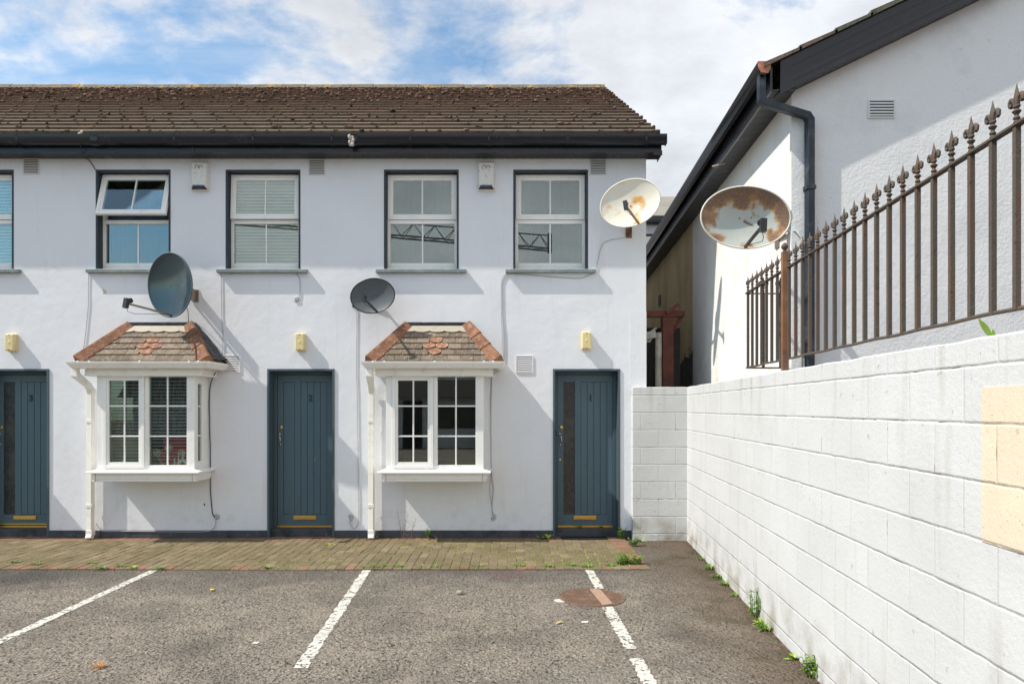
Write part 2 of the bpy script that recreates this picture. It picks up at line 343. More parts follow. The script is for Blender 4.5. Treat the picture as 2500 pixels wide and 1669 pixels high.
def brickmat(name,base,axes,w,h,ph,zoff,mort,crack,rough=.85,dirt=.5,bumps=1.0):
    """painted concrete block: object coords, axes picks the horizontal axis"""
    m=bpy.data.materials.new(name); m.use_nodes=True; t=m.node_tree; t.nodes.clear(); L=t.links.new
    out=nd(t,'ShaderNodeOutputMaterial'); b=nd(t,'ShaderNodeBsdfPrincipled'); b.inputs['Roughness'].default_value=rough; b.inputs['Specular IOR Level'].default_value=.25
    L(b.outputs[0],out.inputs[0])
    tc=nd(t,'ShaderNodeTexCoord'); sx=nd(t,'ShaderNodeSeparateXYZ'); L(tc.outputs['Object'],sx.inputs[0])
    wob=nd(t,'ShaderNodeTexNoise'); wob.inputs['Scale'].default_value=9; wob.inputs['Detail'].default_value=4; L(tc.outputs['Object'],wob.inputs['Vector'])
    def off(s,amt,add):
        a=nd(t,'ShaderNodeMath',operation='MULTIPLY_ADD'); L(wob.outputs[0],a.inputs[0]); a.inputs[1].default_value=amt; L(s,a.inputs[2])
        c=nd(t,'ShaderNodeMath',operation='ADD'); L(a.outputs[0],c.inputs[0]); c.inputs[1].default_value=add-amt*.5; return c.outputs[0]
    cx=nd(t,'ShaderNodeCombineXYZ'); L(off(sx.outputs[axes],.010,ph),cx.inputs[0]); L(off(sx.outputs[2],.010,zoff),cx.inputs[1])
    def brick(ms,sm):
        br=nd(t,'ShaderNodeTexBrick'); L(cx.outputs[0],br.inputs['Vector'])
        br.inputs['Scale'].default_value=1; br.inputs['Mortar Size'].default_value=ms; br.inputs['Mortar Smooth'].default_value=sm
        br.inputs['Brick Width'].default_value=w; br.inputs['Row Height'].default_value=h; br.offset=.5
        br.inputs['Color1'].default_value=(0,0,0,1); br.inputs['Color2'].default_value=(1,1,1,1); br.inputs['Mortar'].default_value=(.5,.5,.5,1)
        return br
    b1=brick(mort,1.0); b2=brick(crack,.3)
    # bed joints alone (the perpends are filled with paint)
    zz_=nd(t,'ShaderNodeSeparateXYZ'); L(cx.outputs[0],zz_.inputs[0])
    fr_=nd(t,'ShaderNodeMath',operation='PINGPONG'); L(zz_.outputs[1],fr_.inputs[0]); fr_.inputs[1].default_value=h/2
    bed=nd(t,'ShaderNodeMapRange'); bed.inputs[1].default_value=crack*.95; bed.inputs[2].default_value=crack*.3; L(fr_.outputs[0],bed.inputs[0])
    bedw=nd(t,'ShaderNodeMapRange',interpolation_type='SMOOTHSTEP'); bedw.inputs[1].default_value=mort*1.1; bedw.inputs[2].default_value=0; L(fr_.outputs[0],bedw.inputs[0])
    def nz(s,d=5,st=None):
        n=nd(t,'ShaderNodeTexNoise'); n.inputs['Scale'].default_value=s; n.inputs['Detail'].default_value=d
        if st:
            mp=nd(t,'ShaderNodeMapping'); mp.inputs['Scale'].default_value=st; L(tc.outputs['Object'],mp.inputs[0]); L(mp.outputs[0],n.inputs['Vector'])
        else: L(tc.outputs['Object'],n.inputs['Vector'])
        return n.outputs[0]
    def mr(s,a,c,hi=1):
        n=nd(t,'ShaderNodeMapRange'); n.inputs[1].default_value=a; n.inputs[2].default_value=c; n.inputs[4].default_value=hi; L(s,n.inputs[0]); return n.outputs[0]
    def mul(a,c):
        n=nd(t,'ShaderNodeMath',operation='MULTIPLY'); L(a,n.inputs[0]); L(c,n.inputs[1]); return n.outputs[0]
    def mix(f,a,c):
        n=nd(t,'ShaderNodeMix',data_type='RGBA'); L(f,n.inputs[0])
        for i,q in ((6,a),(7,c)):
            if isinstance(q,tuple): n.inputs[i].default_value=rgb(q)
            else: L(q,n.inputs[i])
        return n.outputs[2]
    dk=tuple(x*.82 for x in base)
    c=mix(mr(nz(1.4),.42,.72,.55),base,dk)
    bc=nd(t,'ShaderNodeSeparateColor'); L(b1.outputs['Color'],bc.inputs[0]); c=mix(mr(bc.outputs[0],0,1,.5),c,tuple(x*.90 for x in base))
    c=mix(mr(nz(7,5,(1,1,.15)),.57,.78,dirt),c,tuple(x*f for x,f in zip(base,(.66,.62,.55))))
    c=mix(mul(bed.outputs[0],mr(nz(3.3,7),.45,.56,.85)),c,(.10,.085,.07))
    c=mix(mul(b2.outputs['Fac'],mr(nz(2.6,3),.35,.60,.30)),c,(.25,.24,.23))
    c=mix(mul(b2.outputs['Fac'],mr(nz(6.5,4),.60,.64,.85)),c,(.10,.075,.055))
    c=mix(mr(nz(85,3),.68,.74,.75),c,(.20,.18,.16))
    c=mix(mr(nz(14,6),.66,.72,.5),c,(.30,.26,.20))
    # runs of grime below the coping
    c=mix(mul(mr(sx.outputs[2],1.45,1.95),mr(nz(6,5,(1,1,.08)),.54,.72,.65)),c,(.36,.33,.27))
    c=mix(mul(mr(nz(22,5),.62,.70),mr(nz(1.8,3),.52,.66,.5)),c,(.36,.33,.28))
    # dark weathering right at the base
    c=mix(mul(mr(sx.outputs[2],.42,.0),mr(nz(5),.42,.66,.85)),c,(.26,.22,.15))
    L(c,b.inputs['Base Color'])
    prev=None
    inv=nd(t,'ShaderNodeMath',operation='SUBTRACT'); inv.inputs[0].default_value=1; L(b1.outputs['Fac'],inv.inputs[1])
    inb=nd(t,'ShaderNodeMath',operation='SUBTRACT'); inb.inputs[0].default_value=1; L(bedw.outputs[0],inb.inputs[1])
    for src,d in ((inv.outputs[0],.0022*bumps),(inb.outputs[0],.0009*bumps),(nz(38,4),.0024*bumps),(nz(140,3),.0014*bumps),(nz(2.5,2),.008*bumps)):
        bu=nd(t,'ShaderNodeBump'); bu.inputs['Distance'].default_value=d; L(src,bu.inputs['Height'])
        if prev: L(prev,bu.inputs['Normal'])
        prev=bu.outputs[0]
    L(prev,b.inputs['Normal']); return m
BW,BH=.443,.2207
m_blk_long=brickmat('painted_block_long',(.61,.61,.61),0,BW,BH,.443-.08,-(1.853-BH*8),.010,.0028)
m_blk_ret=brickmat('painted_block_return',(.63,.63,.62),0,BW,BH,-.10,-(1.853-BH*8),.010,.0028)
m_blk_patch=brickmat('cream_painted_block',(.74,.615,.47),0,BW,BH,.443-.08,-(1.853-BH*8),.010,.0035,dirt=.3)

def paintmat():
    """worn white road paint: flakes missing show the tarmac colour"""
    m=bpy.data.materials.new('road_paint'); m.use_nodes=True; t=m.node_tree; L=t.links.new
    b=t.nodes['Principled BSDF']; b.inputs['Roughness'].default_value=.8
    geo=nd(t,'ShaderNodeNewGeometry'); nz=nd(t,'ShaderNodeTexNoise'); nz.inputs['Scale'].default_value=30; nz.inputs['Detail'].default_value=5; L(geo.outputs['Position'],nz.inputs['Vector'])
    n2=nd(t,'ShaderNodeTexNoise'); n2.inputs['Scale'].default_value=5; L(geo.outputs['Position'],n2.inputs['Vector'])
    cr=nd(t,'ShaderNodeTexVoronoi',feature='DISTANCE_TO_EDGE'); cr.inputs['Scale'].default_value=7.5
    wv=nd(t,'ShaderNodeMapping'); wv.inputs['Scale'].default_value=(.12,1.6,1); L(geo.outputs['Position'],wv.inputs[0]); L(wv.outputs[0],cr.inputs['Vector'])
    r0=nd(t,'ShaderNodeMapRange'); r0.inputs[1].default_value=-.01; r0.inputs[2].default_value=.02; L(cr.outputs[0],r0.inputs[0])
    r=nd(t,'ShaderNodeMapRange'); r.inputs[1].default_value=.40; r.inputs[2].default_value=.34; r.inputs[3].default_value=1; r.inputs[4].default_value=0
    ad=nd(t,'ShaderNodeMath',operation='MULTIPLY_ADD'); L(n2.outputs[0],ad.inputs[0]); ad.inputs[1].default_value=.35; L(nz.outputs[0],ad.inputs[2])
    s=nd(t,'ShaderNodeMapRange'); s.inputs[1].default_value=.575; s.inputs[2].default_value=.61; L(ad.outputs[0],s.inputs[0])
    mu=nd(t,'ShaderNodeMath',operation='MULTIPLY'); L(s.outputs[0],mu.inputs[0]); L(r0.outputs[0],mu.inputs[1])
    tr=nd(t,'ShaderNodeBsdfTransparent'); mx=nd(t,'ShaderNodeMixShader'); out=t.nodes['Material Output']
    b.inputs['Base Color'].default_value=(.56,.54,.49,1)
    L(mu.outputs[0],mx.inputs[0]); L(tr.outputs[0],mx.inputs[1]); L(b.outputs[0],mx.inputs[2]); L(mx.outputs[0],out.inputs[0])
    bu=nd(t,'ShaderNodeBump'); bu.inputs['Distance'].default_value=.006; L(nz.outputs[0],bu.inputs['Height']); L(bu.outputs[0],b.inputs['Normal'])
    return m
m_paint=paintmat()

# ------------------------------------------------------------------ survey (metres; facade plane y = 9.2)
FY=9.20; F=1736.0; H=1.69
def fx(u,y=FY): return (u-1250)*y/F
def fz(v,y=FY): return H+(996-v)*y/F
def gp(u,v,z=0.0):
    y=(H-z)*F/(v-996); return Vector((fx(u,y),y,z))

# ------------------------------------------------------------------ ground
g=MB(); g.quad((-80,-80,0),(80,-80,0),(80,120,0),(-80,120,0))
tag(g.build('car_park_tarmac',m_asph),kind='structure')

# parking lines (thin worn paint sheets on the tarmac)
def strip(name,pts,w,label):
    mb=MB()
    L=[];N=len(pts); ph=0
    for i,(x,y) in enumerate(pts):
        ph+=.30*(1+.9*mnoise.noise(Vector((x*3,y*2.1,0)))); q=abs(math.sin(ph))**.5
        jit=.010*mnoise.noise(Vector((x,y*7,1)))+.014*(1-q); j2=.010*mnoise.noise(Vector((x,y*7,7)))-.014*(1-q)
        L.append((x-w/2+jit,y,.004)); L.append((x+w/2+j2,y,.004))
    mb.add(L,[(2*i,2*i+1,2*i+3,2*i+2) for i in range(N-1)])
    return tag(mb.build(name,m_paint),label,'road marking',group='painted parking bay lines',kind='structure')
def seg(x0,y0,x1,y1,n=160): return [(x0+(x1-x0)*i/n,y0+(y1-y0)*i/n) for i in range(n+1)]
strip('parking_line',seg(-3.73,7.40,-3.70,4.2),.092,'white parking bay line at the left')
strip('parking_line',seg(-1.515,7.42,-1.375,4.62),.096,'white parking bay line in the middle')
strip('parking_line',seg(.805,7.42,.822,6.66),.092,'white parking bay line above the manhole')
strip('parking_line',seg(.812,6.05,.835,4.99),.096,'worn white parking line below the manhole')
strip('parking_line',seg(.838,4.80,.862,3.2),.096,'white parking bay line at the bottom edge')

# pavers
def pavers():
    mb=MB(); rnd=random.Random(3)
    def brick(x0,x1,y0,y1,red):
        g_=.0016; z=.016+rnd.uniform(-.003,.003)+.004*math.sin(x0*1.7)*math.sin(y0*2.3)
        k=rnd.uniform(.88,1.10)
        if red: c=(.27*k,.150*k,.105*k)
        else:
            q=rnd.random(); c=(.195*k,.155*k,.095*k) if q<.75 else (.235*k,.185*k,.12*k)
            if rnd.random()<.04: c=(.21*k,.15*k,.10*k)
        mb.col=c; mb.cbox(x0+g_,x1-g_,y0+g_*2.2,y1-g_*2.2,-.02,z,.004)
    XR=1.45; XL=-9.5
    n=int((XR-XL)/.1)
    for i in range(n):
        x1=XR-i*.1; x0=x1-.1
        brick(x0,x1,9.0,9.20,True)
        if i>=2: pass
        brick(x0,x1,7.42+.01*math.sin(x0*.7),7.60,i%1==0 and rnd.random()<.35)
        if i<2: continue
        o=(i%2)*.1; y=7.60-o
        while y<9.0:
            a=max(y,7.60); c_=min(y+.2,9.0)
            if c_-a>.03: brick(x0,x1,a,c_,False)
            y+=.2
    y=7.60
    while y<9.0-.01: brick(XR-.2,XR,y,y+.1,True); y+=.1
    # in front of the doors the band runs into the recesses
    for cx in (.9645,-2.729,-6.42):
        for i in range(8): brick(cx-.405+i*.1,cx-.305+i*.1,9.205,9.30,True)
    o=mb.build('paver_path',m_paver); tag(o,kind='structure')
    j=MB(); j.box(XL,XR-.004,7.43,9.21,-.02,.0085); tag(j.build('paver_bed',m_joint),kind='structure')
pavers()

# ------------------------------------------------------------------ terrace building
B=empty('terraced_house',(-4,FY,0),'two-storey pale grey rendered terrace with brown tiled roof and blue doors','house')
XL,XR=-14.0,1.735
EZ=4.917   # soffit height
wins=[(.50,'W4'),(-1.173,'W3'),(-3.221,'W2'),(-4.901,'W1'),(-6.93,'W0'),(-8.6,'Wa'),(-10.65,'Wb')]
doors=[.9645,-2.729,-6.42,-10.11]
bays=[-.958,-4.534,-8.2]
holes=[(c-.46,c+.46,3.49,4.748) for c,_ in wins]+[(c-.4085,c+.4085,-.1,2.172) for c in doors]+[(c-.58,c+.58,.95,2.06) for c in bays]
def holed_wall(mb,x0,x1,z0,z1,y,holes):
    xs=sorted({x0,x1}|{h[0] for h in holes}|{h[1] for h in holes}); zs=sorted({z0,z1}|{h[2] for h in holes}|{h[3] for h in holes})
    xs=[x for x in xs if x0<=x<=x1]; zs=[z for z in zs if z0<=z<=z1]
    for i in range(len(xs)-1):
        for j in range(len(zs)-1):
            cx=(xs[i]+xs[i+1])/2; cz=(zs[j]+zs[j+1])/2
            if any(h[0]<cx<h[1] and h[2]<cz<h[3] for h in holes): continue
            mb.quad((xs[i],y,zs[j]),(xs[i+1],y,zs[j]),(xs[i+1],y,zs[j+1]),(xs[i],y,zs[j+1]))
w=MB(); holed_wall(w,XL,XR,.0,5.02,FY,holes)
w.quad((XR,FY,0),(XR,19.2,0),(XR,19.2,5.02),(XR,FY,5.02))
w.add([(XR,FY,5.02),(XR,19.2,5.02),(XR,14.2,7.98)],[(0,1,2)])
w.quad((XL,FY,0),(XL,19.2,0),(XL,19.2,5.02),(XL,FY,5.02)); w.add([(XL,FY,5.02),(XL,19.2,5.02),(XL,14.2,7.98)],[(0,1,2)])
w.quad((XL,19.2,0),(XR,19.2,0),(XR,19.2,5.02),(XL,19.2,5.02))
w.build('wall',m_render,B)
# interior lining so rooms stay dark
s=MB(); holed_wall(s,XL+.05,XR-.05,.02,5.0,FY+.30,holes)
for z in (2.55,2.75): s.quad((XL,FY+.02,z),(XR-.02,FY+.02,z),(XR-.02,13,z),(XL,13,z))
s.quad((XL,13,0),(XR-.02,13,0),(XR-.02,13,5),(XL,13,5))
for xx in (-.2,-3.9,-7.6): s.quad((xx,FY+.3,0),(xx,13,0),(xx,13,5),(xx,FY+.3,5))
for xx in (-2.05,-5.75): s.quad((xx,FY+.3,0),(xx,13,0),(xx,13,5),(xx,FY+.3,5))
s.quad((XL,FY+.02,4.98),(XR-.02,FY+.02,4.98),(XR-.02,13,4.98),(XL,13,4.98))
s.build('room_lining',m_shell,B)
# plinth band
edges=[]; x=XL
pl=MB()
ds=sorted([(c-.4335,c+.4335) for c in doors])
for a,b_ in ds:
    pl.box(x,a,FY-.012,FY+.01,0,.112); x=b_
pl.box(x,XR-.18,FY-.012,FY+.01,0,.112)
pl.build('plinth',m_plinth,B,bevel=.006)
cr=MB(); cr.box(1.525,XR+.003,FY-.005,FY+.2,1.9,fz(761)); cr.build('corner_patch',m_patch,B)

k_=MB(); k_.ball((fx(499),FY-.001,fz(1231)),.010,.002,.018,10,6); k_.build('paint_blot',MAT('teal_blot',(.01,.03,.04),.6),B,smooth=True)
k_=MB()
for q in range(6): k_.ball((fx(256)+random.uniform(-.02,.02),FY-.0005,fz(709)+random.uniform(-.035,.035)),.016,.0015,.018,7,4)
k_.build('chipped_render',MAT('bare_render',(.55,.50,.40),.95),B,smooth=True)
# --- main roof: every course is real overlapping tiles
EY,EZR=8.90,5.125; RY,RZ=14.18,8.065
sl=Vector((0,RY-EY,RZ-EZR)); SL=sl.length; su=sl/SL; sn=Vector((0,-su.z,su.y))
def roof():
    mb=MB(); ms=MB(); rnd=random.Random(11); NC=18; gz=SL/NC
    for k in range(NC):
        b0=k*gz-.02; off=(k%2)*.165
        x=XL-.1-off
        while x<XR+.115-.02:
            x1=min(x+.33,XR+.115); x0=max(x,XL-.1)
            q=rnd.random(); br=rnd.uniform(.84,1.08)
            red=(k/NC)*.6+rnd.uniform(-.1,.3)
            c=(br*(.165+.035*red),br*(.135-.022*red),br*(.105-.03*red))
            mb.col=c
            th=.056; lift=.036+rnd.uniform(-.001,.002); sk=rnd.uniform(-.0015,.0015)
            P=lambda xx,bb,nn: Vector((xx,EY,EZR))+su*bb+sn*nn
            g_=.0012
            e0=b0+rnd.uniform(-.0025,.0025)
            vs=[P(x0+g_,e0,lift-th),P(x1-g_,e0+sk,lift-th),P(x1-g_,b0+gz+.05,-th),P(x0+g_,b0+gz+.05,-th),
                P(x0+g_,e0,lift),P(x1-g_,e0+sk,lift),P(x1-g_,b0+gz+.05,.0),P(x0+g_,b0+gz+.05,.0)]
            mb.add(vs,[(0,3,2,1),(4,5,6,7),(0,1,5,4),(1,2,6,5),(2,3,7,6),(3,0,4,7)])
            # moss cushions gather at tile corners and along the noses, thicker up the slope
            for q in range(rnd.choice([0,1,1,2,2]) + (2 if k>9 else 0)+(2 if k>13 else 0)):
                mx=x1+rnd.gauss(0,.02) if q==0 else rnd.uniform(x0,x1)
                if mx>XR+.1: mx=XR+.08
                r=rnd.uniform(.009,.020)*(1.5 if rnd.random()<.10 else 1)*(1.15 if k>9 else 1)
                c0=P(mx,e0+rnd.uniform(-.006,.015),lift+.001)
                ms.ball(c0,r*rnd.uniform(1,1.9),r,r*rnd.uniform(.6,.95),7,4)
            x=x+.33
    o=mb.build('roof',m_tile,B)
    tag(ms.build('roof_moss',m_moss,o,smooth=True),kind='stuff')
    bk=MB(); bk.quad((XL,RY,RZ-.03),(XR+.1,RY,RZ-.03),(XR+.1,RY+5.3,RZ-3.0),(XL,RY+5.3,RZ-3.0))
    bk.quad((XL,EY+.1,EZR-.06),(XR+.09,EY+.1,EZR-.06),(XR+.09,RY,RZ-.06),(XL,RY,RZ-.06)); bk.build('roof_deck',m_felt,o)
    rd=MB(); x=XL
    while x<XR+.1:
        x1=min(x+.45,XR+.115); n=8; prof=[(-.12+.24*i/n,.115*math.sin(math.pi*i/n)) for i in range(n+1)]
        dz=rnd.uniform(-.004,.004)
        vs=[(x+.004,RY+a,RZ-.045+b_+dz) for a,b_ in prof]+[(x1-.004,RY+a,RZ-.045+b_+dz+.004) for a,b_ in prof]
        rd.add(vs,[(i,i+1,n+2+i,n+1+i) for i in range(n)]+[tuple(range(n+1)),tuple(range(n+1,2*n+2))[::-1]])
        x+=.45
    rd.build('ridge',m_ridge,o,auto=40)
    vg=MB()   # verge edge stepped with the courses
    for k in range(NC):
        P=lambda bb,nn: Vector((XR+.117,EY,EZR))+su*bb+sn*nn
        b0=k*gz-.02
        vg.prism([P(b0,-.055),P(b0+gz,-.065),P(b0+gz,-.012),P(b0,.008)],(-.03,0,0))
    vg.build('verge',m_tile,o)
roof()

# --- eaves
gx1=1.928
e=MB(); e.box(XL,1.876,8.965,8.985,4.905,5.075); e.box(XL,1.876,8.958,8.966,4.905,4.925)
fo=e.build('fascia',m_black,B,bevel=.002)
e=MB(); e.box(1.876,1.884,8.955,9.21,4.87,5.06); e.box(XR+.0,1.876,8.985,9.21,4.905,4.912)
e.box(1.78,1.892,8.945,8.955,4.87,4.93); e.build('box_end',m_black,fo,bevel=.003)
for xx in (fx(470,8.95),fx(1333,8.95),-9.3):
    j=MB(); j.box(xx-.017,xx+.017,8.953,8.966,4.903,5.07); j.build('fascia_joint',m_black,fo,bevel=.002)
e=MB(); x=XL
while x<XR+.1:
    e.box(x+.003,min(x+.097,1.875),8.985,9.205,4.913,4.922); x+=.1
e.box(XL,1.875,8.985,9.205,4.922,4.935)
e.build('soffit',m_soffit,B)
gprof=[(0,0),(.004,-.055),(.02,-.095),(.05,-.115),(.085,-.105),(.105,-.07),(.112,-.02),(.116,0),(.116,.008),(.104,.008),(.100,-.02),(.093,-.065),(.078,-.093),(.05,-.103),(.026,-.087),(.012,-.05),(.008,0)]
gt=MB(); gt.sweep([(XL,8.962),(gx1,8.962)],[(a,5.095+b_) for a,b_ in gprof]); 
gt.box(gx1-.004,gx1+.004,8.848,8.958,4.985,5.10)
go=gt.build('gutter',m_black,B,auto=35)
for i in range(15):
    u=1579-192.6*i; xx=fx(u,8.84)
    c=MB(); pr=[(a*1.06-.003,5.095+b_*1.07) for a,b_ in gprof[:9]]; pr+=[(a-.012,z) for a,z in reversed(pr[1:])]
    c.xf=None; c.sweep([(xx-.011,8.962),(xx+.011,8.962)],pr); c.build('gutter_clip',m_black,go)
for u in (227,862):
    xx=fx(u,8.84); c=MB(); pr=[(a*1.05-.002,5.095+b_*1.06) for a,b_ in gprof[:9]]; pr+=[(a-.010,z) for a,z in reversed(pr[1:])]
    c.sweep([(xx-.045,8.962),(xx+.045,8.962)],pr); c.build('gutter_union',m_black,go)
c=MB()
xx=fx(858,8.84)
for q in range(14): c.ball((xx+random.uniform(-.03,.03),8.85+random.uniform(-.01,.02),5.09-random.uniform(0,.12)),.022,.014,.03,7,4)
c.build('sealant_lump',MAT('old_sealant',(.45,.40,.36),.8,bumps=[(60,.006,3)]),go,smooth=True)

# --- upper windows
def frame(mb,x0,x1,z0,z1,y0,y1,t,tb=None,tt=None):
    tb=tb or t; tt=tt or t
    mb.box(x0,x0+t,y0,y1,z0,z1); mb.box(x1-t,x1,y0,y1,z0,z1)
    mb.box(x0+t,x1-t,y0,y1,z1-tt,z1); mb.box(x0+t,x1-t,y0,y1,z0,z0+tb)
YW=9.31
def window(cx,kind,tilt,label):
    f=MB(); z0,z1=3.492,4.746
    frame(f,cx-.458,cx+.458,z0,z1,YW,YW+.06,.038,.095,.03)
    f.box(cx-.42,cx+.42,YW+.001,YW+.058,4.10,4.150)
    f.box(cx-.009,cx+.009,YW+.012,YW+.03,3.587,4.10)
    wo=f.build('window',m_upvc,B,bevel=.003); wo['label']=label
    # painted reveal and surround band
    s=MB(); a,b_,c,d=cx-.46,cx+.46,3.49,4.748
    s.quad((a,FY-.002,c),(a,YW+.07,c),(a,YW+.07,d),(a,FY-.002,d)); s.quad((b_,FY-.002,c),(b_,YW+.07,c),(b_,YW+.07,d),(b_,FY-.002,d))
    s.quad((a,FY-.002,d),(b_,FY-.002,d),(b_,YW+.07,d),(a,YW+.07,d))
    t_=.024
    s.box(a-t_,a+.001,FY-.003,FY+.004,c,d+t_); s.box(b_-.001,b_+t_,FY-.003,FY+.004,c,d+t_); s.box(a+.001,b_-.001,FY-.003,FY+.004,d-.001,d+t_)
    s.build('painted_surround',m_reveal,wo)
    si=MB(); 
    y0=FY-.062
    si.prism([(cx-.582,y0,3.432),(cx-.582,y0-.002,3.474),(cx-.582,FY+.11,3.492),(cx-.582,FY+.11,3.432)],(1.164,0,0))
    si.build('sill',m_sill,wo,bevel=.005)
    # top-hung casement
    ca=MB(); hz=4.733; M=Matrix.Translation((0,YW-.004,hz))@Matrix.Rotation(R(-tilt),4,'X')@Matrix.Translation((0,-(YW-.004),-hz)); ca.xf=M
    x0,x1,zz0=cx-.45,cx+.45,4.153
    frame(ca,x0,x1,zz0,hz,YW-.018,YW+.028,.040)
    frame(ca,x0+.040,x1-.040,zz0+.040,hz-.040,YW-.010,YW+.02,.030)
    ca.box(cx-.009,cx+.009,YW-.006,YW+.012,zz0+.07,hz-.07)
    co=ca.build('casement',m_upvc,wo,bevel=.003)
    p=MB(); p.xf=M; p.box(x0+.068,x1-.068,YW+.000,YW+.006,zz0+.068,hz-.068); p.build('pane',m_glass,wo)
    p=MB(); p.box(cx-.421,cx+.421,YW+.018,YW+.024,3.58,4.102); p.build('pane',m_glass,wo)
    bl=MB()
    if kind=='blind':
        z=3.55
        while z<4.72: 
            bl.prism([(cx-.44,YW+.085,z),(cx-.44,YW+.105,z+.036),(cx-.44,YW+.106,z+.036),(cx-.44,YW+.086,z)],(.88,0,0)); z+=.042
        bl.build('venetian_blind',m_blindw,wo)
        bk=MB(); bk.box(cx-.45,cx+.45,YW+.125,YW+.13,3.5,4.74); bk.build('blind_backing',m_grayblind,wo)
    elif kind=='string':
        for i in range(70):
            xx=cx-.40+.85*i/70; 
            bl.box(xx,xx+random.uniform(.003,.008),YW+.10,YW+.105,3.5,4.5)
        bl.build('string_curtain',m_strings,wo)
        rb=MB(); rb.box(cx-.40,cx+.45,YW+.09,YW+.12,4.56,4.72); rb.build('roller_blind',MAT('olive_blind',(.34,.36,.24),.8),wo)
    elif kind=='vert':
        for i in range(9):
            xx=cx-.44+.1*i; M2=Matrix.Translation((xx+.05,YW+.1,0))@Matrix.Rotation(R(12),4,'Z'); bl.xf=M2
            bl.box(-.048,.048,-.001,.001,3.5,4.74)
        bl.build('vertical_blind',m_grayblind,wo)
    return wo
window(.50,'vert',0,'upper window at the right end of the terrace')
window(-1.173,'vert',0,'upper window above the right bay')
window(-3.221,'blind',3,'upper window with venetian blind')
window(-4.901,'string',17,'upper window with its top casement pushed open')
window(-6.93,'blind',0,'upper window cut by the left edge')
window(-8.6,'blind',0,'upper window beyond the left edge'); window(-10.65,'blind',0,'second upper window beyond the left edge')

